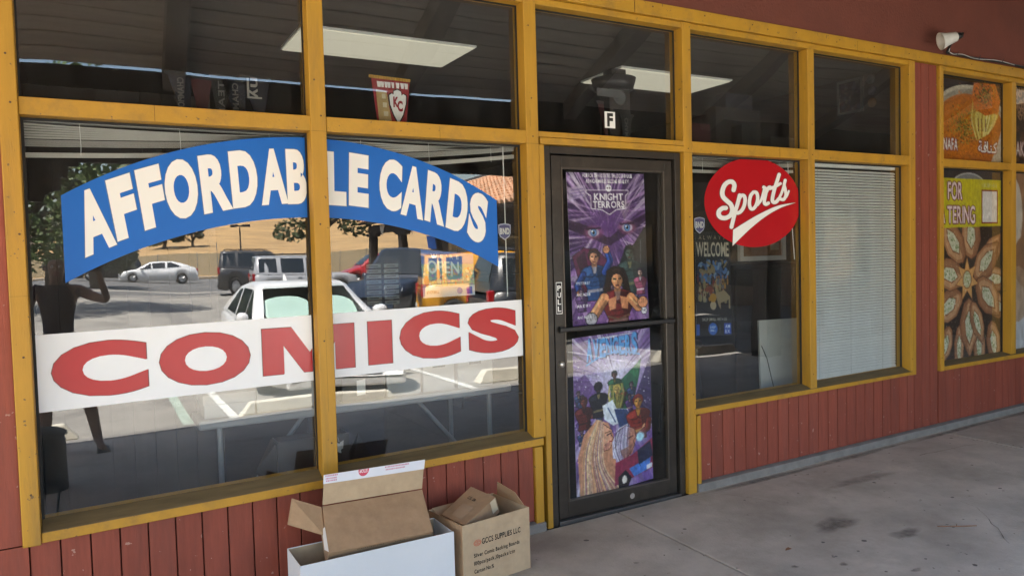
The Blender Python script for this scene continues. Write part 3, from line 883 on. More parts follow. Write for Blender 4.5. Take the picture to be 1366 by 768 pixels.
def comics_sign(label, x0, x1, letters):
    mb = MB().hexa([(x0, GY - .0012, zlb(x0)), (x1, GY - .0012, zlb(x1)), (x1, GY - .0001, zlb(x1)), (x0, GY - .0001, zlb(x0)),
                    (x0, GY - .0012, zlt(x0)), (x1, GY - .0012, zlt(x1)), (x1, GY - .0001, zlt(x1)), (x0, GY - .0001, zlt(x0))])
    o = obj('window_sign', mb, VBAND)
    tag(o, label, 'sign', 'white window signs with red letters')
    l = MB(); e = MB()
    for ch, a, b, z0, z1, cl in letters:
        wide_letter(l, ch, a, b, z0, z1, GY - .0024, cl)
        wide_letter(e, ch, a - .004, b + .004, z0 - .003, z1 + .003, GY - .0018, cl)
    obj('letter_outline', e, VDRED, o)
    obj('lettering', l, VRED, o)
comics_sign('white window sign with thick red letters C, O and the left of an M', -0.2125 + .004, 0.940, [('C', -0.150, 0.211, 0.976, 1.212, None), ('O', 0.261, 0.646, 0.979, 1.217, None), ('M', 0.704, 1.150, 0.993, 1.214, (0.9385, 1))])
comics_sign('white window sign with the right of a red M, then I, C and S', 1.041, 2.137, [('M', 0.704, 1.150, 0.993, 1.214, (1.0425, -1)), ('I', 1.223, 1.349, 0.996, 1.215, None), ('C', 1.394, 1.737, 0.998, 1.247, None), ('S', 1.789, 2.099, 0.998, 1.243, None)])

# oval Sports sign, brushed script drawn as strokes
def catmull(p, n=8):
    p = [np.array(q, float) for q in p]; out = []
    P = [2 * p[0] - p[1]] + p + [2 * p[-1] - p[-2]]
    for i in range(1, len(P) - 2):
        for t in np.linspace(0, 1, n, endpoint=False):
            a, b, c, d = P[i - 1], P[i], P[i + 1], P[i + 2]
            out.append(.5 * (2 * b + (c - a) * t + (2 * a - 5 * b + 4 * c - d) * t * t + (3 * b - a - 3 * c + d) * t ** 3))
    out.append(p[-1]); return out
def stroke(mb, pts, w, y, place):
    c = catmull(pts); n = len(c)
    L, Rr = [], []
    for i in range(n):
        t = c[min(i + 1, n - 1)] - c[max(i - 1, 0)]; t = t / (np.linalg.norm(t) + 1e-9)
        nn = np.array([-t[1], t[0]]) * w / 2
        L.append(c[i] + nn); Rr.append(c[i] - nn)
    for i in range(n - 1):
        mb.add([place(q, y) for q in (L[i], L[i + 1], Rr[i + 1], Rr[i])], [(0, 1, 2, 3)])
    for e in (0, -1):
        ring = [c[e] + w / 2 * np.array([math.cos(a), math.sin(a)]) for a in np.linspace(0, 2 * math.pi, 14, endpoint=False)]
        mb.add([place(q, y + .00004) for q in ring], [tuple(range(14))])
SPX, SPZ = 3.982, 1.846
ov = MB(); N_ = 72
ov.prism([(SPX + 0.458 * math.cos(2 * math.pi * k / N_), SPZ + 0.303 * math.sin(2 * math.pi * k / N_)) for k in range(N_)], GY - .0014, GY - .0001)
sp = tag(obj('oval_sign', ov, VRED), 'red oval window sign with white brush script reading Sports', 'sign')
# drawing space of the script: zoomed pixels of the sign, oval centre (418, 403), radii (366, 337)
def splace(q, y):
    return (SPX + (q[0] - 418 + (q[1] - 403) * 0.0) / 366 * 0.458, y, SPZ - (q[1] - 403 - (q[0] - 418) * 0.045) / 337 * 0.303)
STROKES = [
    ([(262, 305), (268, 270), (254, 246), (226, 245), (197, 268), (180, 312), (184, 352), (212, 384), (240, 412), (250, 450), (238, 488), (206, 508), (172, 506), (152, 486), (154, 458), (178, 438), (203, 436)], 34),
    ([(306, 345), (292, 400), (270, 470), (242, 578)], 30),
    ([(300, 372), (318, 348), (340, 352), (346, 384), (336, 430), (312, 466), (286, 476), (272, 466)], 28),
    ([(404, 330), (388, 352), (378, 400), (384, 440), (404, 450), (428, 424), (442, 372), (434, 330), (412, 324), (404, 330)], 27),
    ([(440, 420), (470, 380), (494, 300), (490, 288)], 22),
    ([(490, 288), (510, 306), (504, 340), (492, 400), (504, 418), (524, 410)], 27),
    ([(506, 330), (530, 290), (552, 296)], 27),
    ([(612, 192), (596, 240), (572, 310), (556, 380), (564, 404), (586, 402), (606, 380)], 29),
    ([(536, 300), (580, 284), (622, 262)], 24),
    ([(606, 382), (632, 330), (652, 270), (662, 236)], 22),
    ([(660, 238), (652, 272), (660, 310), (664, 350), (648, 384), (620, 382)], 26),
    ([(648, 384), (672, 360), (688, 322)], 18)]
so = MB(); sw = MB()
for k, (pts, w) in enumerate(STROKES):
    stroke(so, pts, w + 9, GY - .0018 - k * .00001, splace)
    stroke(sw, pts, w - 1, GY - .0026 - k * .00001, splace)
sws_top = [(254, 600), (330, 556), (450, 492), (600, 432), (742, 413)]
sws_bot = [(742, 413), (620, 450), (500, 512), (380, 600), (248, 718)]
def swoosh(mb, y, g):
    a, b = catmull(sws_top, 8), catmull(sws_bot, 8)
    n = len(a); b = b[::-1]
    for i in range(n - 1):
        mb.add([splace(q, y) for q in (a[i] + (0, -g), a[i + 1] + (0, -g), b[i + 1] + (0, g), b[i] + (0, g))], [(0, 1, 2, 3)])
swoosh(so, GY - .0020, 5); swoosh(sw, GY - .0028, 0)
obj('letter_outline', so, VDRED, sp)
obj('lettering', sw, VWHITE, sp)

# ------------------------------------------------ printed posters and stickers
def burst(c, cx, cy, cols, n, rmax, seed, al=0.6, wmin=.01, wmax=.05):
    r = random.Random(seed)
    for _ in range(n):
        a = r.uniform(0, 2 * math.pi); w = r.uniform(wmin, wmax); q0 = r.uniform(.05, .45) * rmax
        c.poly([(cx + q0 * math.cos(a), cy + q0 * math.sin(a)), (cx + rmax * math.cos(a - w), cy + rmax * math.sin(a - w)), (cx + rmax * math.cos(a + w), cy + rmax * math.sin(a + w))], r.choice(cols), al * r.uniform(.4, 1))
def strands(c, pts0, pts1, n, cols, seed, w=1.0, al=.8):
    """n curves swept between two guide polylines"""
    r = random.Random(seed)
    a, b = np.array(pts0, float), np.array(pts1, float)
    for _ in range(n):
        t = r.random(); j = r.uniform(-1.5, 1.5)
        p = a * (1 - t) + b * t + np.array([j, 0])
        c.line([tuple(q) for q in catmull(p, 5)], r.uniform(.5, 1) * w, r.choice(cols), al * r.uniform(.4, 1))
def inked(c, pts, col, w=.8, ink=(.06, .04, .08)):
    c.poly(pts, col); c.line(list(pts) + [pts[0]], w, ink, .9)
def bust(c, x, y, s, skin, hair, coat, trim, face=1):
    """a plain painted figure from the hips up, with inked outlines and hard shade"""
    P = lambda L: [(x + a * s, y + b * s) for a, b in L]
    dk = lambda q, k: tuple(v * k for v in q)
    li = lambda q: tuple(min(1, v * 1.35 + .08) for v in q)
    inked(c, P([(-.62, .34), (-.46, .18), (-.20, .10), (.20, .10), (.46, .18), (.62, .34), (.50, .72), (.36, 1.0), (.40, 1.5), (-.40, 1.5), (-.36, 1.0), (-.50, .72)]), coat)
    c.poly(P([(.06, .14), (.46, .2), (.60, .36), (.48, .74), (.34, 1.0), (.38, 1.48), (.12, 1.5), (.2, .9)]), dk(coat, .5), .75)
    c.poly(P([(-.56, .36), (-.42, .22), (-.16, .16), (-.12, .40), (-.36, .52)]), li(coat), .55)
    c.line(P([(-.40, .52), (-.10, .56), (.0, .48), (.10, .56), (.40, .50)]), .03 * s + .4, dk(coat, .35), .8)
    for q in (.74, .90, 1.06): c.line(P([(-.26, q), (-.02, q + .03), (.24, q - .02)]), .022 * s + .3, dk(coat, .4), .7)
    inked(c, P([(-.12, .12), (.12, .12), (.07, .42), (-.05, .44)]), trim, .6)
    c.poly(P([(-.34, 1.06), (.34, 1.02), (.34, 1.14), (-.34, 1.18)]), trim, .9)
    c.poly(P([(-.10, -.1), (.10, -.1), (.12, .16), (-.12, .16)]), dk(skin, .7))
    inked(c, P([(-.19, -.40), (-.20, -.16), (-.12, .0), (-.02, .07), (.05, .07), (.14, -.01), (.20, -.16), (.19, -.40)]), skin, .6)
    c.poly(P([(.04, -.36), (.19, -.38), (.20, -.16), (.13, -.01), (.05, .06), (.02, -.1)]), dk(skin, .62), .8)
    c.poly(P([(-.15, -.30), (-.05, -.28), (-.06, -.12), (-.14, -.16)]), li(skin), .5)
    inked(c, P([(-.24, -.12), (-.27, -.36), (-.16, -.54), (.04, -.58), (.20, -.50), (.27, -.32), (.24, -.10), (.19, -.24), (.12, -.36), (-.02, -.40), (-.14, -.36), (-.20, -.22)]), hair, .5)
    c.line(P([(-.14, -.50), (.0, -.54), (.10, -.50)]), .03 * s + .3, li(hair), .7)
    c.line(P([(-.14, -.25), (-.03, -.23)]), .05 * s, (.06, .04, .05)); c.line(P([(.04, -.23), (.15, -.25)]), .05 * s, (.06, .04, .05))
    c.line(P([(.01, -.2), (.03, -.1), (-.01, -.09)]), .02 * s + .3, dk(skin, .4)); c.line(P([(-.07, -.03), (.06, -.03)]), .035 * s + .3, (.30, .08, .08))
def arm(c, pts, w, col, hand=None):
    dk = tuple(v * .5 for v in col); li = tuple(min(1, v * 1.3 + .08) for v in col)
    c.line(pts, w + 1.4, (.06, .04, .08))
    for p in pts: c.ell(p[0], p[1], w / 2 + .7, w / 2 + .7, (.06, .04, .08))
    c.line(pts, w, col)
    for p in pts: c.ell(p[0], p[1], w / 2, w / 2, col)
    c.line([(a + w * .24, b + w * .24) for a, b in pts], w * .34, dk, .7); c.line([(a - w * .22, b - w * .22) for a, b in pts], w * .2, li, .6)
    if hand:
        c.ell(pts[-1][0], pts[-1][1], w * .66, w * .66, (.06, .04, .08)); c.ell(pts[-1][0], pts[-1][1], w * .58, w * .58, hand)
        for k in range(4): c.line([(pts[-1][0] - w * .4 + k * w * .25, pts[-1][1] - w * .4), (pts[-1][0] - w * .35 + k * w * .25, pts[-1][1] + w * .1)], .6, tuple(v * .5 for v in hand))
def poster_one():
    c = Canvas(126, 216, (.17, .10, .25))
    c.ell(63, 80, 95, 120, (.42, .27, .55), .8, soft=.9)
    burst(c, 63, 92, [(.86, .78, .92), (.62, .45, .74), (.95, .92, .97), (.2, .1, .3)], 150, 150, 3)
    c.ell(63, 70, 60, 46, (.36, .22, .46), .55, soft=.7)
    burst(c, 63, 60, [(.9, .85, .94), (.75, .6, .82)], 60, 80, 5, .5)
    c.poly([(0, 66), (38, 78), (60, 92), (66, 92), (88, 76), (126, 58), (126, 70), (92, 90), (66, 104), (60, 104), (34, 92), (0, 80)], (.16, .08, .2), .8)
    for ex, ey in ((39, 85), (94, 79)):
        c.ell(ex, ey, 18, 12, (.55, .30, .45), .85, soft=.5)
        c.ell(ex, ey, 9, 6, (.66, .60, .70))
        c.ell(ex, ey, 5.2, 5.6, (.25, .38, .60)); c.ell(ex, ey, 3.6, 4, (.45, .62, .82)); c.ell(ex, ey, 2.2, 2.4, (.05, .05, .1)); c.line([(ex - 12, ey - 5), (ex + 12, ey - 6)], 3, (.16, .08, .2), .8); c.ell(ex - 1.6, ey - 1.6, 1.2, 1.2, (1, 1, 1))
    c.ell(63, 200, 90, 60, (.5, .33, .6), .9, soft=.6)
    r = random.Random(4)
    for _ in range(90):
        x, y, q = r.uniform(0, 126), r.uniform(135, 216), r.uniform(1, 5)
        c.ell(x, y, q, q * .8, r.choice([(.62, .45, .72), (.35, .22, .45), (.75, .62, .82), (.25, .15, .32)]), .7)
    # a crowd of plain figures
    r = random.Random(17)
    for k in range(9): bust(c, r.uniform(6, 120), r.uniform(128, 176), r.uniform(9, 13), r.choice([(.62, .46, .52), (.5, .4, .5), (.7, .52, .46)]), r.choice([(.16, .1, .2), (.3, .16, .2), (.1, .1, .12)]), r.choice([(.34, .24, .46), (.5, .2, .3), (.22, .24, .44), (.3, .34, .4)]), (.6, .5, .65))
    inked(c, [(4, 118), (22, 106), (44, 110), (62, 128), (54, 158), (24, 170), (12, 150)], (.36, .12, .26)); c.poly([(10, 122), (24, 110), (30, 140), (22, 160)], (.20, .06, .16), .8)
    inked(c, [(126, 76), (126, 150), (112, 172), (86, 176), (76, 140), (86, 116), (104, 104)], (.12, .14, .16)); c.line([(104, 106), (100, 140), (92, 172)], 1.4, (.32, .36, .38)); c.line([(116, 96), (114, 140), (106, 170)], 1.4, (.28, .30, .34))
    bust(c, 38, 128, 36, (.84, .58, .44), (.20, .12, .09), (.14, .28, .50), (.62, .60, .66))
    arm(c, [(54, 142), (64, 126), (58, 110)], 9, (.14, .27, .60), (.84, .58, .44)); arm(c, [(20, 144), (10, 160), (14, 170)], 9, (.12, .23, .52), (.82, .56, .42))
    bust(c, 96, 124, 34, (.28, .34, .33), (.08, .11, .11), (.20, .27, .27), (.42, .42, .30)); arm(c, [(78, 140), (76, 152), (84, 160)], 8, (.2, .26, .27), (.2, .24, .25))
    bust(c, 113, 150, 19, (.80, .66, .62), (.14, .1, .18), (.60, .30, .42), (.85, .8, .85))
    bust(c, 16, 172, 16, (.56, .46, .54), (.22, .14, .28), (.40, .28, .50), (.55, .45, .6))
    inked(c, [(56, 150), (58, 140), (70, 134), (86, 138), (92, 152), (96, 178), (86, 176), (84, 160), (64, 160), (60, 178), (50, 174)], (.16, .09, .07))
    bust(c, 74, 164, 46, (.90, .62, .44), (.16, .09, .07), (.42, .10, .12), (.55, .42, .40))
    arm(c, [(52, 180), (40, 196), (30, 208)], 15, (.88, .60, .42), (.72, .70, .74)); arm(c, [(96, 182), (108, 196), (116, 190)], 14, (.84, .56, .38), (.86, .58, .42))
    c.poly([(58, 182), (72, 178), (70, 196), (60, 198)], (.90, .62, .44), .9); c.poly([(78, 178), (92, 182), (90, 198), (80, 196)], (.86, .58, .4), .9); c.line([(56, 206), (74, 212), (94, 206)], 3, (.40, .28, .22))
    # lettering
    c.text('HORROR DEVASTATES THE DC UNIVERSE', 25, 7, 5.2, (.93, .93, .93), 80, .022); c.text('AS NIGHTMARES BECOME REALITY!', 30, 15, 5.2, (.93, .93, .93), 70, .022)
    W = (.94, .93, .96)
    pl_ = [(30, 25), (98, 25), (98, 29), (93, 33), (93, 51), (77, 53), (66, 60), (54, 53), (37, 51), (37, 33), (30, 29), (30, 25)]
    c.poly(pl_, (.28, .17, .36), .75); c.line(pl_, 1.1, W)
    c.ell(66, 22, 4.5, 5.2, W); c.ell(64.2, 22, 1.1, 1.3, (.2, .1, .25)); c.ell(67.8, 22, 1.1, 1.3, (.2, .1, .25))
    c.text('KNIGHT', 42, 39, 9, W, 47, .022); c.text('TERRORS', 40, 50, 9, W, 51, .022)
    c.poly([(2, 22), (29, 18), (30, 34), (3, 40)], (.72, .66, .80), .55)
    for k in range(3): c.line([(6, 26 + k * 4.2), (26, 23 + k * 4.2)], 1.6, (.45, .38, .58), .7)
    for k, t in enumerate(('WRITTEN BY', '', 'AND MORE', '', 'ART BY', '', 'AND MORE')):
        if t: c.text(t, 8, 158 + k * 8, 4.0, W, 22, .022)
    c.ell(118, 203, 5.5, 5.5, (.12, .08, .16)); c.ell(118, 203, 4.7, 4.7, W); c.text('DC', 115, 205, 4, (.12, .08, .16), 6.5, .022)
    c.strokes(2200, 1.3, .7, .22, 5, (0, 58, 126, 216)); c.noise(60, .08, 3)
    return c
def poster_two():
    c = Canvas(124, 232, (.46, .36, .58))
    c.ell(66, 60, 70, 60, (.86, .84, .95), .95, soft=.9)
    burst(c, 66, 70, [(.92, .90, .97), (.55, .38, .68), (.22, .13, .34), (.40, .28, .62), (.95, .96, 1)], 170, 190, 8, .7)
    c.poly([(0, 62), (18, 54), (44, 92), (0, 120)], (.30, .16, .42), .6); c.poly([(124, 40), (124, 150), (92, 110)], (.14, .10, .26), .75)
    r = random.Random(2)
    for _ in range(220): c.ell(r.uniform(0, 124), r.uniform(30, 170), r.uniform(.3, 1), r.uniform(.3, 1), (.97, .97, 1), .9)
    # title, letters of growing height along an arch
    T = 'AVENGERS'
    c.line([(18, 7), (98, 4)], 1.3, (.7, .72, .8)); c.text('THE MIGHTY', 40, 8, 3.2, (.93, .95, 1), 30, .022)
    for col, dx, dy, g in (((.10, .13, .32), 1.5, 1.5, 1.3), ((.35, .62, .88), 0, 0, 0), ):
        x = 21
        for k, ch in enumerate(T):
            h = 20 + abs(k - 3.5) * 2.6; w = 9.6
            c.text(ch, x + dx - g / 2, 29 + abs(k - 3.5) * 2.1 - (1.5 if k in (0, 7) else 0) + dy, h + g, col, w + g, .05)
            x += w + .6
    c.line([(20, 42), (42, 32), (62, 29), (84, 31), (106, 38)], 2.4, (.35, .62, .88))
    # plain group of figures
    c.poly([(70, 74), (94, 56), (108, 44), (104, 70), (96, 100), (84, 118), (66, 112)], (.10, .34, .24)); c.poly([(88, 62), (106, 46), (101, 74)], (.16, .46, .30), .8)
    r = random.Random(31)
    for k in range(15): bust(c, r.uniform(6, 118), r.uniform(74, 140), r.uniform(9, 14), (.5, .4, .44), (.16, .1, .16), r.choice([(.3, .2, .4), (.5, .16, .16), (.18, .26, .42)]), (.6, .5, .4))
    bust(c, 64, 66, 18, (.42, .28, .24), (.16, .2, .16), (.14, .36, .24), (.4, .4, .2))
    bust(c, 38, 82, 25, (.10, .10, .13), (.06, .06, .08), (.09, .09, .14), (.5, .45, .3)); bust(c, 15, 98, 23, (.44, .2, .16), (.22, .10, .10), (.36, .12, .12), (.2, .1, .1))
    bust(c, 67, 90, 24, (.84, .70, .40), (.78, .68, .34), (.26, .34, .20), (.6, .55, .3)); strands(c, [(56, 76), (54, 92), (58, 112)], [(76, 76), (78, 92), (72, 112)], 30, [(.85, .78, .4), (.6, .52, .24)], 1, 1.2)
    c.poly([(44, 104), (60, 98), (66, 112), (84, 116), (88, 132), (60, 136), (46, 124)], (.88, .90, .95)); c.poly([(62, 112), (82, 116), (92, 132), (90, 150), (70, 142)], (.16, .24, .42)); c.line([(52, 108), (64, 132)], 2, (.2, .3, .5))
    bust(c, 101, 116, 33, (.76, .52, .22), (.46, .12, .10), (.48, .13, .10), (.75, .5, .2)); c.ell(114, 150, 7, 7, (.9, .7, .5), .8); arm(c, [(118, 140), (116, 152), (104, 158)], 9, (.42, .12, .1))
    c.ell(103, 162, 8, 8, (.75, .93, 1.0), 1, soft=.35); c.ell(103, 162, 15, 15, (.7, .9, 1), .45, soft=.9)
    # long fair hair, profile to the right
    c.poly([(6, 232), (4, 170), (14, 140), (34, 122), (52, 130), (60, 150), (66, 232)], (.80, .56, .44))
    c.poly([(44, 130), (58, 142), (56, 148), (60, 154), (57, 157), (58, 162), (53, 169), (44, 170), (34, 190), (28, 176), (34, 150)], (.90, .66, .54))
    c.poly([(34, 150), (40, 172), (34, 190), (28, 180)], (.66, .40, .38), .8)
    strands(c, [(36, 122), (14, 160), (6, 232)], [(44, 128), (44, 190), (70, 232)], 130, [(.95, .82, .62), (.86, .62, .44), (.58, .36, .40), (.98, .90, .74), (.52, .38, .52)], 3, 1.5)
    c.line([(44, 130), (58, 142), (56, 148), (60, 154), (57, 157), (58, 162), (53, 169), (44, 170)], .9, (.25, .1, .12)); c.line([(46, 144), (56, 143)], 1.2, (.4, .26, .16)); c.poly([(46, 160), (54, 158), (52, 168), (44, 169)], (.72, .46, .42), .8); c.line([(49, 148), (56, 146)], 1.8, (.18, .08, .1)); c.line([(53, 158), (58, 158)], 1.8, (.6, .15, .15))
    # white-haired head beside it
    c.poly([(62, 170), (64, 148), (80, 140), (94, 148), (96, 166), (90, 184), (76, 192)], (.74, .5, .42)); c.poly([(58, 184), (58, 160), (68, 142), (84, 138), (80, 156), (84, 176), (72, 190)], (.86, .84, .93))
    strands(c, [(66, 144), (58, 170), (66, 194)], [(86, 140), (84, 166), (82, 188)], 60, [(.95, .95, 1), (.6, .52, .7), (.35, .28, .42)], 6, 1.2)
    c.line([(84, 160), (92, 158)], 1.6, (.2, .1, .12))
    c.line([(62, 170), (64, 148), (80, 140), (94, 148), (97, 160), (92, 166), (94, 172), (86, 184), (76, 192)], .9, (.2, .1, .14)); c.poly([(70, 176), (90, 170), (86, 184), (76, 191)], (.5, .32, .28), .7)
    c.poly([(62, 192), (90, 186), (124, 168), (124, 214), (84, 222), (60, 226)], (.55, .17, .30)); c.poly([(84, 206), (120, 196), (118, 214), (92, 220)], (.28, .48, .82)); c.poly([(98, 182), (120, 172), (124, 196), (100, 204)], (.10, .13, .26))
    c.poly([(66, 214), (78, 206), (88, 220), (82, 232), (66, 232)], (.12, .10, .14)); c.ell(76, 220, 4, 6, (.92, .88, .84)); c.poly([(113, 208), (122, 206), (122, 213), (113, 215)], (.9, .9, .94))
    c.strokes(2200, 1.3, .7, .22, 7, (0, 38, 124, 232)); c.noise(60, .08, 9)
    return c
PYA = 0.0785
def poster(name, label, cat, cv, cor, y, m=PRINT, group=None):
    tl, tr, br, bl = [(a, y, b) for a, b in cor]
    o = link(name, print_mesh(name, cv, tl, tr, br, bl, m))
    n = 6; mb = MB()
    q = [Vector(p) for p in (bl, br, tr, tl)]
    mb.add([p + Vector((0, .0004, 0)) for p in q] + [p + Vector((0, .0012, 0)) for p in q], [(4, 7, 6, 5), (0, 1, 5, 4), (1, 2, 6, 5), (2, 3, 7, 6), (3, 0, 4, 7)])
    obj('paper_back', mb, WHITE, o)
    return tag(o, label, cat, group)
P1 = [(2.447, 2.006), (3.022, 2.012), (3.040, 1.117), (2.470, 1.104)]
P2 = [(2.462, 1.034), (3.045, 1.058), (3.050, 0.105), (2.468, 0.062)]
poster('comic_poster', 'purple comic poster headed KNIGHT TERRORS on the upper door glass', 'poster', poster_one(), P1, PYA, PRINT, 'comic posters on the door')
poster('comic_poster', 'comic poster with blue AVENGERS title on the lower door glass', 'poster', poster_two(), P2, PYA, PRINT, 'comic posters on the door')

def kunafa():
    c = Canvas(112, 104, (.07, .065, .10))
    c.ell(50, 66, 78, 58, (.78, .74, .66)); c.ell(50, 67, 74, 54, (.62, .58, .52)); c.ell(50, 69, 70, 50, (.72, .40, .06)); c.ell(46, 66, 58, 40, (.84, .50, .08), .8, soft=.5)
    r = random.Random(5)
    for _ in range(900): c.ell(r.gauss(46, 30), r.gauss(68, 22), r.uniform(.4, 1.6), r.uniform(.3, 1), r.choice([(.90, .52, .10), (.66, .30, .04), (.78, .40, .06), (.55, .24, .03)]), .7)
    for _ in range(300): c.ell(r.gauss(38, 13), r.gauss(60, 10), r.uniform(.6, 2), r.uniform(.4, 1.1), r.choice([(.52, .50, .14), (.36, .34, .08), (.62, .58, .24), (.34, .20, .05), (.70, .66, .36)]), .95, r.uniform(0, 3))
    c.poly([(112, 60), (112, 104), (90, 104), (104, 80)], (.72, .7, .66))
    c.poly([(52, 44), (60, 74), (72, 62), (80, 70), (92, 56), (106, 44), (108, 20), (56, 20)], (.80, .70, .26))
    strands(c, [(56, 34), (54, 52), (64, 76)], [(106, 34), (100, 52), (86, 66)], 90, [(.92, .86, .52), (.78, .64, .18), (.66, .48, .10), (.95, .92, .70)], 4, 1.6)
    for x in (66, 73, 80): c.line([(x, 48), (x + 1, 64)], 1.8, (.42, .24, .06), .8)
    c.poly([(54, 20), (58, 4), (100, 2), (110, 22), (106, 38), (80, 44), (58, 36)], (.82, .44, .08))
    for _ in range(300): c.ell(r.uniform(56, 108), r.uniform(4, 40), r.uniform(.5, 1.8), r.uniform(.4, 1.4), r.choice([(.90, .52, .12), (.60, .26, .04), (.80, .38, .06)]), .6)
    for _ in range(160): c.ell(r.gauss(80, 9), r.gauss(17, 7), r.uniform(.7, 2), r.uniform(.5, 1.2), r.choice([(.50, .46, .14), (.34, .24, .06), (.66, .6, .3), (.28, .14, .04)]), .95, r.uniform(0, 3))
    for dx, dy, col in ((-1, 0, (.42, .04, .06)), (1, 0, (.42, .04, .06)), (0, 1.2, (.42, .04, .06)), (0, -1, (.42, .04, .06)), (0, 0, (.96, .95, .92))):
        c.text('NAFA', 1 + dx, 90 + dy, 14, col, 26, .022); c.text('ﺔﻓﺎﻨﻛ', 66 + dx, 90 + dy, 13, col, 38, .022, gap=-.02)
    c.noise(60, .07, 2); return c
def pastry(c, x, y, a, l, w, seed):
    r = random.Random(seed)
    ca, sa = math.cos(a), math.sin(a)
    P = lambda u, v: (x + ca * u - sa * v, y + sa * u + ca * v)
    prof = [(-.5, .0), (-.42, .26), (-.1, .5), (.2, .44), (.42, .18), (.56, 0)]
    for s, col in ((1.0, (.36, .20, .12)), (.95, (.66, .45, .30)), (.80, (.78, .59, .43))):
        c.poly([P(u * l * s, v * w * s) for u, v in prof] + [P(u * l * s, -v * w * s) for u, v in prof[::-1]], col)
    c.poly([P(u * l * .95, v * w * .95) for u, v in prof] + [P(u * l * .9, v * w * .3) for u, v in prof[::-1]], (.52, .32, .20), .6)
    c.poly([P(-.3 * l, 0), P(-.12 * l, .24 * w), P(.16 * l, .2 * w), P(.36 * l, 0), P(.16 * l, -.2 * w), P(-.12 * l, -.24 * w)], (.50, .27, .12))
    c.poly([P(-.27 * l, 0), P(-.10 * l, .21 * w), P(.14 * l, .17 * w), P(.31 * l, 0), P(.14 * l, -.17 * w), P(-.10 * l, -.21 * w)], (.80, .80, .70))
    for _ in range(40):
        q = P(r.uniform(-.2, .22) * l, r.uniform(-.13, .13) * w)
        c.ell(q[0], q[1], r.uniform(.5, 1.5), r.uniform(.5, 1.2), r.choice([(.55, .64, .46), (.38, .48, .28), (.92, .92, .86)]), .9)
    for _ in range(26):
        q = P(r.uniform(-.45, .5) * l, r.uniform(-.35, .35) * w); c.ell(q[0], q[1], .5, .5, (.96, .90, .74), .8)
def catering():
    c = Canvas(116, 240, (.10, .075, .06))
    r = random.Random(3)
    for _ in range(500): c.ell(r.uniform(0, 116), r.uniform(64, 240), r.uniform(.3, .8), r.uniform(.3, .8), (.75, .7, .62), .6)
    for k, (x, y, a, l, w) in enumerate(((100, 225, 1.4, 60, 30), (70, 228, 1.5, 60, 26), (30, 226, 1.6, 60, 20), (106, 176, .5, 60, 34), (104, 142, .1, 56, 34), (96, 106, -.9, 56, 34), (4, 220, 1.9, 50, 26),
                                         (54, 84, -1.6, 62, 40), (84, 118, -.75, 66, 40), (88, 164, .85, 66, 42), (50, 200, 1.55, 74, 38), (10, 172, 2.6, 60, 40), (12, 132, 3.4, 60, 42), (20, 92, -2.2, 66, 38), (66, 196, 1.2, 60, 26))):
        pastry(c, x, y, a, l, w, k)
    cx, cy = 46, 140
    star = [(cx + (24 if k % 2 == 0 else 12) * math.cos(-1.57 + k * math.pi / 7), cy + (30 if k % 2 == 0 else 15) * math.sin(-1.57 + k * math.pi / 7)) for k in range(14)]
    c.poly(star, (.50, .28, .12)); c.poly([(cx + (a - cx) * .92, cy + (b - cy) * .92) for a, b in star], (.86, .64, .38)); c.ell(cx, cy, 9, 12, (.56, .34, .16)); c.ell(cx, cy, 7.5, 10.5, (.72, .72, .58))
    for _ in range(40): c.ell(r.gauss(cx, 3), r.gauss(cy, 4), 1, .8, r.choice([(.45, .52, .3), (.85, .84, .75)]), .9)
    c.poly([(0, 0), (116, 0), (116, 16), (0, 16)], (.17, .16, .18)); c.ell(50, 24, 36, 20, (.72, .73, .73)); c.ell(50, 25, 34.5, 19, (.50, .51, .53))
    c.poly([(0, 12), (116, 12), (116, 72), (0, 74)], (.80, .76, .02)); c.ell(70, 42, 60, 34, (.80, .74, .04), .5, soft=.8)
    for dx, dy, col in ((-1.3, 0, (.36, .06, .12)), (1.3, 0, (.36, .06, .12)), (0, 1.5, (.36, .06, .12)), (0, -1, (.36, .06, .12)), (0, 0, (.95, .86, .88))):
        c.text('FOR', 9 + dx, 38 + dy, 21, col, 28, .022); c.text('TERING', 8 + dx, 68 + dy, 21, col, 54, .022); c.poly([(0 + dx, 48 + dy), (4 + dx, 68 + dy), (0 + dx, 68 + dy)], col)
    c.text('ORDER HERE', 77, 22, 5.5, (.80, .78, .5), 30, .022)
    c.poly([(75, 25), (109, 25), (109, 69), (75, 69)], (.56, .08, .10)); c.poly([(77, 27), (107, 27), (107, 67), (77, 67)], (.93, .91, .90))
    c.noise(60, .05, 7); return c
PYN = G1 + .0006
poster('food_poster', 'orange dessert photo poster lettered NAFA and Arabic script, upper pane at far right', 'poster', kunafa(), [(6.175, 2.913), (7.033, 2.913), (7.033, 2.217), (6.175, 2.217)], PYN, PRINTF, 'food posters in the far window')
poster('food_poster', 'yellow FOR CATERING poster above stuffed pastries, tall pane at far right', 'poster', catering(), [(6.175, 2.151), (7.033, 2.151), (7.033, 0.562), (6.175, 0.562)], PYN, PRINTF, 'food posters in the far window')
def edge_top():
    c = Canvas(90, 60, (.10, .08, .07)); r = random.Random(8)
    for _ in range(120): x, y = r.uniform(0, 90), r.uniform(0, 24); c.ell(x, y, 3, 2.4, (.70, .55, .42)); c.ell(x, y, 1.8, 1.2, (.25, .16, .12))
    for _ in range(60): c.ell(r.uniform(0, 90), r.uniform(24, 60), r.uniform(2, 6), 2, r.choice([(.3, .2, .12), (.5, .36, .22), (.14, .1, .09)]), .8)
    for dx, col in ((-1, (.4, .05, .08)), (1, (.4, .05, .08)), (0, (.95, .93, .9))): c.text('AKI', 1 + dx, 52, 10, col, 16, .022)
    return c
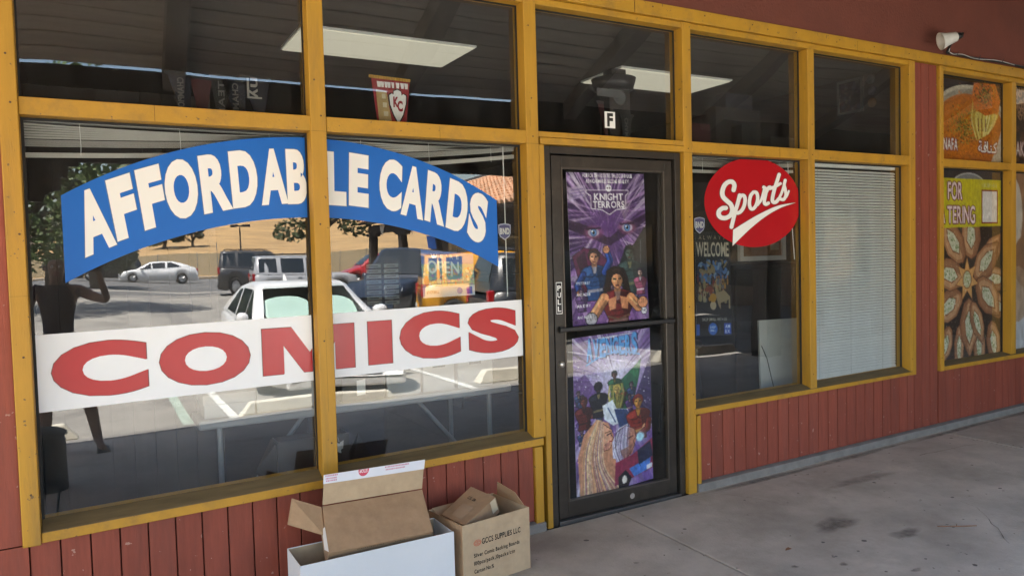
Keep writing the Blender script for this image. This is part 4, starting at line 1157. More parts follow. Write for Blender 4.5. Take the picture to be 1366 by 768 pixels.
def edge_low():
    c = Canvas(90, 140, (.82, .83, .86)); c.ell(20, 24, 40, 30, (.62, .46, .34)); c.ell(-4, 34, 16, 30, (.84, .80, .76)); c.ell(30, 70, 34, 24, (.58, .42, .30)); c.ell(4, 96, 20, 22, (.72, .60, .50), .8); c.noise(30, .06, 4); return c
poster('food_poster', 'narrow strip of a dark food poster with cut off letters at the right edge', 'poster', edge_top(), [(7.270, 2.913), (8.148, 2.913), (8.148, 2.217), (7.270, 2.217)], PYN, PRINT, 'food posters in the far window')
poster('food_poster', 'narrow strip of a pale food poster below the dark one at the right edge', 'poster', edge_low(), [(7.270, 2.151), (8.148, 2.151), (8.148, 0.567), (7.270, 0.567)], PYN, PRINT, 'food posters in the far window')

def welcome():
    c = Canvas(96, 190, (.035, .06, .085))
    c.text('ALWAYS', 10, 14, 7, (.55, .52, .46), 70, 0.0, gap=.45); c.text('WELCOME', 3, 44, 24, (.62, .60, .54), 88, .022)
    r = random.Random(6)
    for _ in range(70):
        c.ell(r.uniform(8, 88), r.uniform(54, 92), r.uniform(3, 9), r.uniform(2, 6), r.choice([(.16, .30, .48), (.26, .42, .62), (.08, .12, .2), (.40, .50, .60), (.45, .40, .28)]), .9, r.uniform(0, 3))
    for _ in range(60):
        x, y = r.uniform(6, 86), r.uniform(84, 126); c.ell(x, y, r.uniform(2, 5), r.uniform(4, 9), r.choice([(.46, .44, .30), (.52, .50, .40), (.30, .34, .38), (.54, .40, .16), (.38, .14, .12), (.08, .09, .12)]), .9); c.ell(x, y - 9, 2, 2.4, r.choice([(.5, .36, .26), (.25, .16, .12)]))
    c.poly([(52, 112), (76, 106), (92, 118), (92, 140), (88, 140), (88, 124), (66, 130), (66, 142), (60, 134)], (.5, .46, .36)); c.ell(46, 134, 8, 8, (.60, .56, .46)); c.ell(46, 120, 9, 8, (.55, .42, .12))
    c.line([(30, 152), (62, 152)], 1.2, (.4, .42, .42)); c.text('SHOP SMALL WITH US', 16, 162, 5.4, (.6, .6, .56), 66, .022)
    c.ell(44, 177, 12, 11, (.16, .36, .68)); c.text('SHOP', 37, 176, 4.5, (.75, .82, .9), 14, .022); c.text('SMALL', 37, 182, 4.5, (.75, .82, .9), 14, .022)
    c.poly([(74, 167), (93, 167), (93, 187), (74, 187)], (.10, .26, .62)); c.text('AM', 77, 176, 6.5, (.75, .82, .95), 13, .022); c.text('EX', 77, 185, 6.5, (.75, .82, .95), 13, .022)
    c.poly([(0, 168), (9, 168), (9, 188), (0, 188)], (.16, .32, .62)); c.line([(63, 169), (63, 185)], .8, (.4, .42, .42)); c.line([(60, 177), (66, 177)], .8, (.4, .42, .42))
    return c
poster('welcome_sign', 'dark sign reading ALWAYS WELCOME, SHOP SMALL WITH US, in the pane right of the door', 'sign', welcome(), [(3.448, 1.652), (3.760, 1.648), (3.768, 0.955), (3.448, 0.972)], 0.094, PRINTG)
def open_sign():
    c = Canvas(110, 80, (.36, .55, .56))
    c.poly([(0, 0), (110, 0), (110, 20), (0, 24)], (.24, .38, .66)); r = random.Random(9)
    for _ in range(160): c.ell(r.uniform(2, 108), r.uniform(26, 58), r.uniform(1, 4), r.uniform(1, 4), r.choice([(.56, .68, .48), (.80, .62, .28), (.62, .34, .26), (.36, .52, .42), (.78, .80, .70), (.56, .44, .62)]), .85)
    c.text("WE'RE", 20, 13, 7, (.86, .90, .95), 58, 0.0, gap=.5); c.text('OPEN', 12, 38, 20, (.80, .87, .84), 66, .022)
    c.ell(24, 56, 7, 7, (.35, .3, .3)); c.ell(24, 56, 5.6, 5.6, (.6, .66, .5)); c.ell(46, 56, 7, 7, (.35, .3, .3)); c.ell(46, 56, 5.6, 5.6, (.6, .66, .5)); c.line([(24, 56), (32, 46), (44, 46), (46, 56)], 1.4, (.6, .2, .16)); c.ell(34, 40, 4, 8, (.72, .42, .3)); c.ell(9, 52, 5, 9, (.55, .2, .15))
    c.poly([(0, 62), (110, 60), (110, 80), (0, 80)], (.70, .76, .80)); c.text('#SHOPSMALL', 8, 73, 5, (.25, .28, .34), 26, .022); c.ell(77, 70, 6, 6, (.18, .38, .70)); c.poly([(92, 63), (104, 63), (104, 77), (92, 77)], (.16, .32, .66))
    return c
poster('open_sign', "colourful sign reading WE'RE OPEN with a blue top, in the pane left of the door", 'sign', open_sign(), [(1.530, 1.575), (1.836, 1.545), (1.842, 1.322), (1.536, 1.318)], 0.094, PRINTG)
# shield stickers
def shield(label, cx, cz, s):
    P = [(-.5, .5), (-.3, .56), (0, .6), (.3, .56), (.5, .5), (.5, -.1), (.36, -.36), (0, -.6), (-.36, -.36), (-.5, -.1)][::-1]
    o = obj('shield_sticker', MB().prism([(cx + a * s, cz + b * s) for a, b in P], 0.0905, 0.0915), mat('pale_blue_print', (.50, .52, .68), .4, .05))
    obj('shield_field', MB().prism([(cx + a * s * .86, cz + b * s * .86) for a, b in P], 0.0899, 0.0904), mat('navy_print', (.10, .10, .26), .4, .05), o)
    t = MB(); text_mb(t, 'BND', lambda u, v: (cx - .40 * s + u, 0.0895, cz - .16 * s + v), .80 * s, .40 * s, .05)
    obj('lettering', t, WHITE, o)
    tag(o, label, 'sticker', 'shield stickers on the glass')
shield('blue and white shield sticker on the glass just right of the blue banner', 2.035, 1.664, 0.078)
shield('blue and white shield sticker beside the red oval Sports sign', 3.487, 1.694, 0.090)
# unit letter F on the transom
fp = tag(obj('unit_letter_plate', MB().box(2.735, 2.812, GY - .002, GY - .0001, 2.279, 2.376), VWHITE), 'small white plate with black unit letter F above the door', 'sign')
ft = MB(); text_mb(ft, 'F', lambda u, v: (2.752 + u, GY - .0026, 2.293 + v), 0.044, 0.070, .05); obj('lettering', ft, INK, fp)

# ================================================================== inside the shop window
part('window_ledge', MB().box(-0.3, 5.78, 0.126, 0.62, 2.172, 2.19), DARKIN)
SHADEDB = mat('shaded_blind_slat', (.50, .49, .45), .6, .1, 3, dirt=(.3, .28, .24), dirt_amt=.4)  # darker copy of the blind white, shade painted into the raised slats
def blind(label, x0, x1, zl, zr, bl, br, n, wand=None):
    """half raised venetian blind: n loose slats above a bunched stack, each end at its own height"""
    t = thing('venetian_blind', label, 'blind', (x0, 0.145, 2.0), 'white venetian blinds in the shop windows')
    obj('head_rail', MB().box(x0, x1, .125, .165, 2.140, 2.165), SHADEDB, t)
    def sl(name, a0, a1, b0, b1, y0=.128, y1=.158, m=SHADEDB):
        mb = MB(); ns = 10
        for i in range(ns):
            u0, u1 = i / ns, (i + 1) / ns
            sag = lambda u: -0.010 * math.sin(math.pi * u) * (a1 - a0 > -1)
            f = lambda u, p, q: p * (1 - u) + q * u + sag(u)
            xa, xb = x0 + .004 + (x1 - x0 - .008) * u0, x0 + .004 + (x1 - x0 - .008) * u1
            mb.hexa([(xa, y0, f(u0, a0, b0)), (xb, y0, f(u1, a0, b0)), (xb, y1, f(u1, a0, b0) + .004), (xa, y1, f(u0, a0, b0) + .004),
                     (xa, y0, f(u0, a1, b1)), (xb, y0, f(u1, a1, b1)), (xb, y1, f(u1, a1, b1) + .004), (xa, y1, f(u0, a1, b1) + .004)])
        return obj(name, mb, m, t)
    for k in range(n):
        a = 2.132 + (zl + .05 - 2.132) * (k + .6) / n; b = 2.132 + (zr + .05 - 2.132) * (k + .6) / n
        sl('slat', a, a + .0085, b, b + .0055)
    for k in range(7):
        a = zl + .022 + k * .0042; b = zr + .020 + k * .0038
        sl('slat', a, a + .0024, b, b + .0024, .127 + .001 * (k % 2), .158)
    sl('bottom_rail', bl, bl + .021, br, br + .021, .126, .160)
    c = MB()
    for u in (.18, .52, .86):
        x = x0 + (x1 - x0) * u
        c.tube([(x, .124, 2.14), (x + .002, .124, (zl + zr) / 2), (x, .124, bl + (br - bl) * u + .004)], .0012, 5)
    if wand:
        c.tube([(wand[0], .122, 2.14), (wand[1], .122, wand[2])], .003, 6)
    obj('cord', c, BLIND, t)
    return t
blind('half raised white blind, its left end sagging, over the left pane with AFFORDAB', -0.212, 0.945, 2.015, 2.075, 1.99, 2.055, 6)
blind('half raised white blind with a long wand, over the pane with LE CARDS', 1.036, 2.132, 2.005, 2.098, 1.98, 2.078, 5, (2.055, 2.06, 1.30))
blind('half raised white blind behind the red oval Sports sign', 3.36, 4.425, 2.06, 2.085, 2.04, 2.065, 4, (4.36, 4.42, 1.45))
# fully lowered blind in the right pane
cbl = thing('venetian_blind', 'fully lowered white blind filling the pane at the right end of the shop', 'blind', (5.04, .13, .57), 'white venetian blinds in the shop windows')
obj('head_rail', MB().box(4.500, 5.572, .112, .152, 2.118, 2.146), BLIND, cbl)
smb = MB()
for (ya, za), (yb2, zb) in zip([(.1165, .0), (.1135, .003), (.1175, .0100)], [(.1135, .003), (.1175, .0100), (.1265, .0178)]):
    smb.hexa([(4.502, ya, za), (5.570, ya, za), (5.570, ya + .0012, za), (4.502, ya + .0012, za), (4.502, yb2, zb), (5.570, yb2, zb), (5.570, yb2 + .0012, zb), (4.502, yb2 + .0012, zb)])
sme = smb.mesh('slat', BLIND)
z = 0.578; k = 0
while z < 2.095:
    o = link('slat', sme, cbl)
    o.location = (0, rng.uniform(-.0008, .0008), z)
    z += 0.0212; k += 1
obj('bottom_rail', MB().box(4.502, 5.570, .112, .130, .560, .576), BLIND, cbl)
cc = MB()
for x in (4.66, 5.02, 5.40): cc.tube([(x, .1105, 2.12), (x + .002, .1105, 1.3), (x, .1105, .57)], .0011, 5)
obj('cord', cc, mat('blind_cord', (.5, .5, .47), .8), cbl)

# folding table with comic boxes
PLAST = mat('white_table_plastic', (.30, .32, .33), .55, .06)
tb = thing('folding_table', 'white folding table with splayed metal legs behind the left windows', 'table', (1.35, .83, -.035))
obj('tabletop', MB().box(.45, 2.26, .46, 1.20, .690, .738), PLAST, tb, bevel=.012)
GREYM = mat('grey_table_steel', (.24, .26, .28), .4, .08, metal=.4)
for x in (.56, 2.14):
    for y in (.54, 1.12):
        obj('leg', MB().tube([(x, y, .69), (x, y, -.03)], .0145, 10), GREYM, tb)
    obj('cross_bar', MB().tube([(x, .54, .08), (x, 1.12, .08)], .011, 8), GREYM, tb)
for s, x in ((1, .56), (-1, 2.14)):
    obj('brace', MB().tube([(x, .60, .14), (x + s * .46, .60, .688)], .012, 8), GREYM, tb)
WB = mat('white_storage_box', (.42, .43, .43), .75, .06, 4)
def comic_box(label, x0, x1, y0, y1, z0, z1, m=WB):
    t = thing('storage_box', label, 'box', ((x0 + x1) / 2, (y0 + y1) / 2, z0), 'boxes standing on the folding table')
    obj('carton', MB().box(x0, x1, y0, y1, z0, z1 - .055), m, t, bevel=.003)
    obj('lid', MB().box(x0 - .006, x1 + .006, y0 - .006, y1 + .006, z1 - .054, z1), m, t, bevel=.004)
    obj('hand_hole', MB().box((x0 + x1) / 2 - .04, (x0 + x1) / 2 + .04, y0 - .0015, y0 - .0002, z0 + .14, z0 + .165), INK, t)
comic_box('low white storage box at the left end of the folding table', .485, .735, .50, .9, .740, .862)
comic_box('wide white storage box beside the low box on the folding table', .745, 1.06, .50, 1.1, .740, .985)
comic_box('black storage box with a white tag on the middle of the folding table', 1.20, 1.452, .50, .8, .740, .985, BLACKP)
comic_box('white comic box touching the black box on the folding table', 1.465, 1.672, .50, 1.1, .740, 1.005)
comic_box('white comic box standing between two white boxes on the folding table', 1.690, 1.892, .505, 1.1, .740, 1.0)
comic_box('white comic box at the right end of the folding table', 1.912, 2.150, .50, 1.1, .740, 1.01)
tag(obj('price_tag', MB().sheet((1.285, .497, .77), (.05, 0, .004), (.002, .004, .085), (0, -.001, 0)), WHITE), 'white tag hanging on the black storage box on the table', 'tag')
# rack of labelled card trays
rk = thing('card_rack', 'black rack with two columns of white labelled card trays behind the glass', 'rack', (1.56, .66, .74))
obj('rack_body', MB().box(1.455, 1.655, 1.115, 1.19, .742, 1.56), BLACKP, rk)
RX = [(1.565, 1.665), (1.685, 1.785)]
rk.location = (1.67, .66, .74)
for o in list(rk.children): bpy.data.objects.remove(o)
obj('rack_body', MB().box(1.555, 1.800, 1.106, 1.190, .740, 1.55), BLACKP, rk)
for a, b in RX:
    for k in range(8):
        z = 1.475 - k * .0345
        l = obj('label', MB().box(a, b, 1.101, 1.1055, z, z + .024), mat('pale_label', (.50, .55, .52), .6), rk)
        obj('label_print', MB().box(a + .015, b - .02, 1.0998, 1.1006, z + .009, z + .014), INK, l)
# black open carton and hang tag in front of the table
bc = thing('display_carton', 'black open cardboard display carton with spread flaps in front of the folding table', 'box', (1.0, .36, -.035))
w = MB(); w.box(.80, 1.17, .300, .306, -.03, .615).box(.80, 1.17, .424, .43, -.03, .615).box(.80, .806, .306, .424, -.03, .615).box(1.164, 1.17, .306, .424, -.03, .615).box(.806, 1.164, .306, .424, -.03, -.024)
obj('carton', w, BLACKP, bc)
obj('flap', MB().add([(.797, .30, .40), (.797, .42, .40), (.70, .36, .47), (.72, .30, .41), (.793, .30, .612), (.793, .42, .612)], [(0, 4, 2, 3), (1, 2, 5), (0, 3, 2, 1), (4, 5, 2), (0, 1, 5, 4)]), BLACKP, bc)
obj('flap', MB().add([(1.172, .31, .36), (1.172, .42, .36), (1.33, .36, .40), (1.235, .34, .60), (1.172, .36, .47)], [(0, 2, 3), (1, 3, 2), (0, 1, 2), (0, 3, 4), (1, 4, 3)]), BLACKP, bc)
tg = MB().sheet((1.095, .296, .575), (.025, 0, -.012), (.006, 0, -.05), (0, -.001, 0)).sheet((1.12, .296, .57), (.02, 0, .01), (-.004, 0, -.042), (0, -.001, 0))
tg.tube([(1.11, .297, .60), (1.115, .295, .575)], .001, 4)
tag(obj('hang_tag', tg, mat('silver_card', (.5, .5, .5), .35, metal=.5)), 'small silver hang tag dangling on the black display carton', 'tag')
# shelf behind with a sheet of lettering
pb_ = obj('title_board', MB().box(1.20, 1.72, 1.30, 1.31, -.03, .66), mat('dark_poster_board', (.035, .04, .055), .6, .2), None)
tag(pb_, 'dark poster board lettered MIRACLEMAN leaning under the folding table', 'poster board')
t_ = MB(); text_mb(t_, 'MIRACLEMAN', lambda u, v: (1.30 + u, 1.2985, .56 + v), .30, .035, .022); obj('lettering', t_, mat('grey_ink', (.3, .3, .3), .7), pb_)

# right pane: cork board, leaning panel, cabinet
cab = thing('display_cabinet', 'dark low cabinet standing inside behind the red Sports sign', 'cabinet', (5.2, 1.2, -.035))
obj('cabinet_body', MB().box(4.72, 5.78, 1.0, 1.40, -.03, 1.40), DARKIN, cab)
for k in range(3): obj('door', MB().box(4.73 + k * .35, 5.07 + k * .35, .985, .999, .05, 1.36), PANELIN, cab, bevel=.004)
ck = thing('notice_board', 'white framed brown cork notice board standing on the dark cabinet', 'notice board', (5.1, 1.05, 1.40))
obj('cork_panel', MB().box(4.86, 5.34, 1.035, 1.045, 1.47, 1.86), mat('cork', (.30, .17, .09), .9, .2, 30), ck)
f = MB(); f.box(4.82, 5.38, 1.02, 1.05, 1.43, 1.47).box(4.82, 5.38, 1.02, 1.05, 1.86, 1.90).box(4.82, 4.86, 1.02, 1.05, 1.4705, 1.8595).box(5.34, 5.38, 1.02, 1.05, 1.4705, 1.8595)
obj('frame', f, WHITE, ck)
obj('pinned_note', MB().box(5.20, 5.30, 1.030, 1.034, 1.52, 1.58), mat('buff_paper', (.5, .42, .3), .8), ck)
for k, (x, c, lab) in enumerate(((4.79, (.55, .12, .28), 'pink'), (4.94, (.52, .46, .16), 'yellow'), (5.09, (.4, .2, .1), 'brown'))):
    b = obj('small_packet', MB().box(x, x + .10, .993, .9985, 1.22, 1.33), mat(lab + '_packet', c, .6))
    tag(b, lab + ' packet stuck to the front of the dark cabinet', 'packet', 'packets on the cabinet')
tag(obj('foam_panel', MB().hexa([(4.275, .30, -.03), (4.98, .31, -.03), (4.98, .325, -.03), (4.275, .315, -.03), (4.285, .335, 1.005), (4.985, .345, .99), (4.985, .36, .99), (4.285, .35, 1.005)]), mat('grey_white_panel', (.46, .47, .44), .7, .06, 2, dirt=(.3, .3, .27), dirt_amt=.4)), 'large off-white panel leaning inside the window below the Sports sign', 'panel')
cr = MB(); cr.tube([(4.29, .318, .82), (4.34, .312, .72), (4.40, .306, .5)], .0025, 5)
tag(obj('cord', cr, INK), 'thin dark cord hanging over the off-white panel', 'cord')
# stool
stl = thing('bar_stool', 'dark stool with splayed legs standing inside behind the welcome sign', 'stool', (4.35, 1.25, -.035))
obj('seat', MB().lathe([(.0, .0), (.17, .0), (.18, .02), (.17, .05), (0, .055)], (4.35, 1.25, .72), (0, 0, 1), 20), INK, stl, True)
for a in range(4):
    c, s = math.cos(.78 + a * 1.571), math.sin(.78 + a * 1.571)
    obj('leg', MB().tube([(4.35 + c * .12, 1.25 + s * .12, .72), (4.35 + c * .2, 1.25 + s * .2, -.03)], .012, 8), INK, stl)
obj('foot_ring', MB().tube([(4.35 + .165 * math.cos(t), 1.25 + .165 * math.sin(t), .25) for t in np.linspace(0, 6.283, 25)], .008, 6), INK, stl)
# bookcases deeper in the shop
def bookcase(label, x0, x1, y0, n, seed):
    t = thing('bookcase', label, 'bookcase', ((x0 + x1) / 2, y0, -.035), 'bookcases deep in the shop')
    obj('carcass', MB().box(x0, x0 + .03, y0, y0 + .35, -.03, 2.1).box(x1 - .03, x1, y0, y0 + .35, -.03, 2.1).box(x0 + .03, x1 - .03, y0 + .33, y0 + .35, -.03, 2.1), INK, t)
    for k in range(n):
        z = .05 + k * .42
        obj('shelf', MB().box(x0 + .0305, x1 - .0305, y0, y0 + .329, z, z + .025), DARKIN, t)
bookcase('tall bookcase facing the shop door', 3.3, 4.6, 3.4, 5, 1)
bookcase('tall bookcase near the back right corner', 4.75, 5.75, 3.4, 5, 2)
# ceiling lights
LENS = emit('light_lens', (1.0, .92, .70), .056)
for lab, x0, x1, y0, y1 in (('long lit ceiling light behind the transom over the left windows', 1.20, 2.40, 1.08, 1.66), ('lit ceiling light behind the transom above the door', 3.68, 4.86, 1.12, 1.68)):
    t = thing('ceiling_light', lab, 'ceiling light', ((x0 + x1) / 2, (y0 + y1) / 2, 3.02), 'fluorescent ceiling lights')
    obj('housing', MB().box(x0, x1, y0, y1, 2.966, 2.9795), WHITE, t)
    obj('lens', MB().box(x0 + .012, x1 - .012, y0 + .012, y1 - .012, 2.958, 2.9655), LENS, t, bevel=.003)
# pennants along the ledge
FELT = mat('navy_felt', (.012, .014, .022), .95, .15, 20)
FELTR = mat('red_felt', (.27, .02, .028), .95, .12, 20)
FELTD = mat('maroon_felt', (.045, .009, .011), .95, .15, 20)
FELTG = mat('grey_felt', (.018, .018, .018), .95, .15, 20)
def pennant(label, x, top, m, w=.15, word=None, lean=0.0, y=.20):
    mb = MB(); zt = top
    mb.hexa([(x - .012, y, 2.1905), (x + .012, y, 2.1905), (x + .012, y + .003, 2.1905), (x - .012, y + .003, 2.1905), (x - w / 2 + lean, y, zt), (x + w / 2 + lean, y, zt - .004), (x + w / 2 + lean, y + .003, zt - .004), (x - w / 2 + lean, y + .003, zt)])
    o = tag(obj('pennant', mb, m), label, 'pennant', 'sports pennants standing on the transom ledge')
    o2 = obj('border_strip', MB().hexa([(x - w / 2 + lean - .004, y - .002, zt - .02), (x + w / 2 + lean + .004, y - .002, zt - .024), (x + w / 2 + lean + .004, y - .0002, zt - .024), (x - w / 2 + lean - .004, y - .0002, zt - .02),
         (x - w / 2 + lean - .004, y - .002, zt), (x + w / 2 + lean + .004, y - .002, zt - .004), (x + w / 2 + lean + .004, y - .0002, zt - .004), (x - w / 2 + lean - .004, y - .0002, zt)]), FELTG, o)
    if word:
        t = MB(); text_mb(t, word, lambda u, v: (x + lean * .8 + .012 - v, y - .0015, zt - .03 - u), (zt - 2.2) * .78, .026, .022)
        obj('lettering', t, mat('grey_print', (.09, .088, .085), .8), o)
    return o
pennant('dark pennant lettered CHAMPIONS leftmost of those with lettering', .435, 2.42, FELT, .11, 'CHAMPIONS', -.03)
pennant('dark red pennant standing left of the pale one', .50, 2.41, FELTD, .10, None)
pennant('grey pennant with a pale border in the middle of the ledge', .58, 2.42, FELTG, .10, 'TEAM', .01)
pennant('dark pennant with two lines of small lettering', .675, 2.415, FELT, .12, 'CHAMPS', -.03)
ny = pennant('navy pennant with large white letters ny', .765, 2.43, FELT, .14, None, -.02)
for o in list(ny.children):
    pass
t = MB()
for k, ch in enumerate('ny'):
    text_mb(t, ch, lambda u, v, k=k: (.722 + v, .1955, 2.418 - k * .052 - u), .046, .045, .022)
t.box(.704, .714, .1954, .1960, 2.318, 2.415).box(.714, .772, .1954, .1960, 2.318, 2.327)
obj('lettering', t, mat('pale_print', (.28, .27, .25), .8), ny)
for o in (ny,): o.location.x = 0
# the red pennant with an arrowhead badge
kcp = thing('pennant', 'red football pennant with white arrowhead badge and gold fringe behind the transom', 'pennant', (1.43, .16, 2.19), 'sports pennants standing on the transom ledge')
def trap(x0, x1, x2, x3, z0, z1, y, d=.003):
    return MB().hexa([(x0, y, z0), (x1, y, z0), (x1, y + d, z0), (x0, y + d, z0), (x2, y, z1), (x3, y, z1 - .006), (x3, y + d, z1 - .006), (x2, y + d, z1)])
obj('red_field', trap(1.345, 1.492, 1.312, 1.524, 2.1905, 2.462, .155), FELTR, kcp)
obj('gold_panel', trap(1.352, 1.425, 1.335, 1.392, 2.1905, 2.405, .1535, .001), mat('tan_felt', (.42, .30, .13), .95, .15, 30), kcp)
fr = MB()
for k in range(26):
    x = 1.302 + k * .0088; fr.tube([(x, .154, 2.462 - k * .00025), (x + .001, .152, 2.477 - k * .00025)], .0034, 5)
obj('fringe', fr, mat('gold_fringe', (.60, .36, .05), .9), kcp)
hd = MB()
for a, b in ((1.345, 1.362), (1.366, 1.378), (1.386, 1.398), (1.403, 1.414), (1.424, 1.434), (1.448, 1.462), (1.474, 1.488), (1.496, 1.510)):
    hd.hexa([(a, .1528, 2.418), (b, .1528, 2.418), (b, .1542, 2.418), (a, .1542, 2.418), (a - .004, .1528, 2.447), (b + .002, .1528, 2.446), (b + .002, .1542, 2.446), (a - .004, .1542, 2.447)])
obj('border_bars', hd, WHITE, kcp)
arw = [(0, -.115), (.026, -.07), (.044, -.01), (.046, .030), (.032, .038), (.022, .030), (.018, .050), (.0, .058), (-.02, .05), (-.022, .032), (-.034, .036), (-.046, .026), (-.042, -.02), (-.024, -.07)]
ax_, az_ = 1.452, 2.352
obj('badge_outline', MB().prism([(ax_ + a * 1.16, az_ + b * 1.1) for a, b in arw], .1515, .1530), INK, kcp)
ba = obj('badge', MB().prism([(ax_ + a, az_ + b) for a, b in arw], .1500, .1512), WHITE, kcp)
t = MB(); text_mb(t, 'K', lambda u, v: (ax_ - .026 + u, .1490, az_ - .030 + v), .030, .048, .05); text_mb(t, 'C', lambda u, v: (ax_ - .004 + u, .1486, az_ - .050 + v), .030, .048, .05)
obj('badge_lettering', t, FELTR, ba)
for k in range(4): obj('gold_print', MB().box(1.366 + k * .004, 1.386 + k * .006, .1524, .1532, 2.36 - k * .045, 2.385 - k * .045), mat('cream_print', (.58, .50, .34), .9), kcp)
# dark things on the ledge behind the pane above the door
bk = thing('display_hat', 'dark round display pail with an emblem on the ledge above the door', 'pail', (2.93, .25, 2.19))
obj('stand', MB().box(2.87, 3.03, .21, .30, 2.1905, 2.552), INK, bk)
obj('pail', MB().lathe([(.0, 0), (.122, 0), (.142, .072), (.134, .072), (0, .068)], (2.95, .27, 2.5525), (0, 0, 1), 24), BLACKP, bk, True)
obj('top_box', MB().box(2.90, 3.01, .22, .31, 2.6245, 2.68), INK, bk)
obj('emblem', MB().lathe([(0, 0), (.045, .001), (.05, .003), (.042, .004)], (2.95, .2095, 2.50), (0, -1, 0), 24), mat('dull_grey_print', (.10, .10, .10), .8), bk, True)
obj('label', MB().box(2.77, 2.93, .2, .204, 2.495, 2.543), mat('dull_grey_print', (.10, .10, .10), .8), bk)
pn2 = pennant('narrow maroon pennant left of the F plate', 2.85, 2.468, FELTD, .045, None, -.06, .20)
pennant('dark grey pennant right of the F plate', 2.975, 2.40, FELTG, .10, 'CHAMPS', .01, .19)
for lab, x0, x1, y0, z0, z1, m in (('wide dark box on the ledge in the fourth transom pane', 3.95, 4.40, .40, 2.1905, 2.555, INK), ('pale photo card before the dark box in the fourth transom pane', 4.10, 4.25, .30, 2.1905, 2.42, FELTG),
                           ('navy box stacked on the dark box in the fourth transom pane', 4.05, 4.32, .40, 2.5555, 2.66, FELT), ('maroon box at the left of the fourth transom pane', 3.60, 3.80, .30, 2.1905, 2.40, FELTD), ('low grey box at the right of the fourth transom pane', 4.45, 4.75, .35, 2.1905, 2.36, FELTG)):
    tag(obj('keepsake_box', MB().box(x0, x1, y0, y0 + .1, z0, z1), m, bevel=.003), lab, 'box', 'boxes on the transom ledge')
# framed picture and plaques on the right wall
pf = thing('framed_picture', 'framed dark picture hanging on the right inner wall behind the last transom pane', 'picture', (5.815, .62, 2.5))
obj('frame', MB().box(5.80, 5.8195, .56, .81, 2.68, 2.70).box(5.80, 5.8195, .56, .81, 2.95, 2.97).box(5.80, 5.8195, .56, .58, 2.7005, 2.9495).box(5.80, 5.8195, .79, .81, 2.7005, 2.9495), mat('grey_frame', (.11, .11, .11), .5), pf)
c = Canvas(50, 34, (.10, .10, .14)); r_ = random.Random(3)
for _ in range(60): c.ell(r_.uniform(0, 50), r_.uniform(0, 34), r_.uniform(1, 5), r_.uniform(1, 4), r_.choice([(.25, .26, .34), (.42, .40, .36), (.15, .14, .2), (.3, .2, .2)]), .8)
o = link('picture', print_mesh('picture', c, (5.812, .79, 2.95), (5.812, .58, 2.95), (5.812, .58, 2.70), (5.812, .79, 2.70), PRINT), pf)
for k, (y, z) in enumerate(((.49, 2.93), (.48, 2.835), (.48, 2.735))):
    tag(obj('round_plaque', MB().lathe([(0, .012), (.034, .011), (.04, .004), (.04, 0)], (5.8195, y, z), (-1, 0, 0), 22), mat(('grey_plaque', 'blue_plaque', 'tan_plaque')[k], ((.12, .12, .12), (.11, .11, .15), (.24, .15, .07))[k], .5), None, True),
        ('grey round plaque, top one of three on the right inner wall', 'bluish round plaque in the middle of three on the right inner wall', 'tan round plaque, lowest of three on the right inner wall')[k], 'plaque', 'plaques on the inner wall')

# ================================================================== security lamp and its cable
lp = thing('flood_lamp', 'white cone flood lamp fixed on the red wall above the yellow frame', 'lamp', (5.98, 0.0, 3.10))
ax = Vector((-.70, .52, -.22)).normalized()
obj('lamp_shade', MB().lathe([(.022, -.008), (.036, .0), (.040, .02), (.050, .07), (.066, .112), (.068, .120), (.061, .117), (.046, .07), (.036, .02), (0, .015)], Vector((5.90, -.18, 3.118)), ax, 28), mat('lamp_white', (.62, .62, .58), .45, .08, dirt=(.3, .28, .25), dirt_amt=.3), lp, True)
obj('lamp_socket', MB().lathe([(.0, -.042), (.020, -.042), (.026, -.02), (.026, -.004)], Vector((5.90, -.18, 3.118)), ax, 18), BLACKP, lp, True)
obj('bracket', MB().tube([(5.92, -.195, 3.125), (5.98, -.14, 3.135), (6.0, 0.003, 3.13)], .013, 8).lathe([(0, 0), (.035, 0), (.035, .012), (0, .014)], (6.0, .004, 3.13), (0, -1, 0), 16), BLACKP, lp, True)
cbp = [(5.94, -.205, 3.14), (6.0, -.11, 3.13), (6.035, -.035, 3.07), (6.05, -.03, 3.045), (6.15, -.03, 3.046), (6.4, -.028, 3.043), (6.8, -.03, 3.050), (7.2, -.028, 3.044), (7.8, -.03, 3.05), (9, -.028, 3.045)]
cblm = MB(); pp = [tuple(q) for q in catmull(cbp, 6)]
cblm.tube(pp, .010, 7)
cable = tag(obj('power_cable', cblm, BLACKP, None, True), 'thick black cable running along the top of the yellow head board', 'cable')
c2 = MB(); c2.tube([(x, y - .011 - .003 * math.sin(i), z + .006 * math.sin(i * .7)) for i, (x, y, z) in enumerate(pp[6:40])], .003, 6)
obj('white_wire', c2, mat('white_wire', (.55, .55, .52), .5), cable, True)
tie = MB()
for i in (8, 16, 24, 31, 36, 42):
    x, y, z = pp[i]; tie.tube([(x, y - .012, z - .012), (x + .002, y - .014, z + .004), (x + .012, y - .02, z + .024)], .0022, 5)
obj('cable_tie', tie, BLACKP, cable)

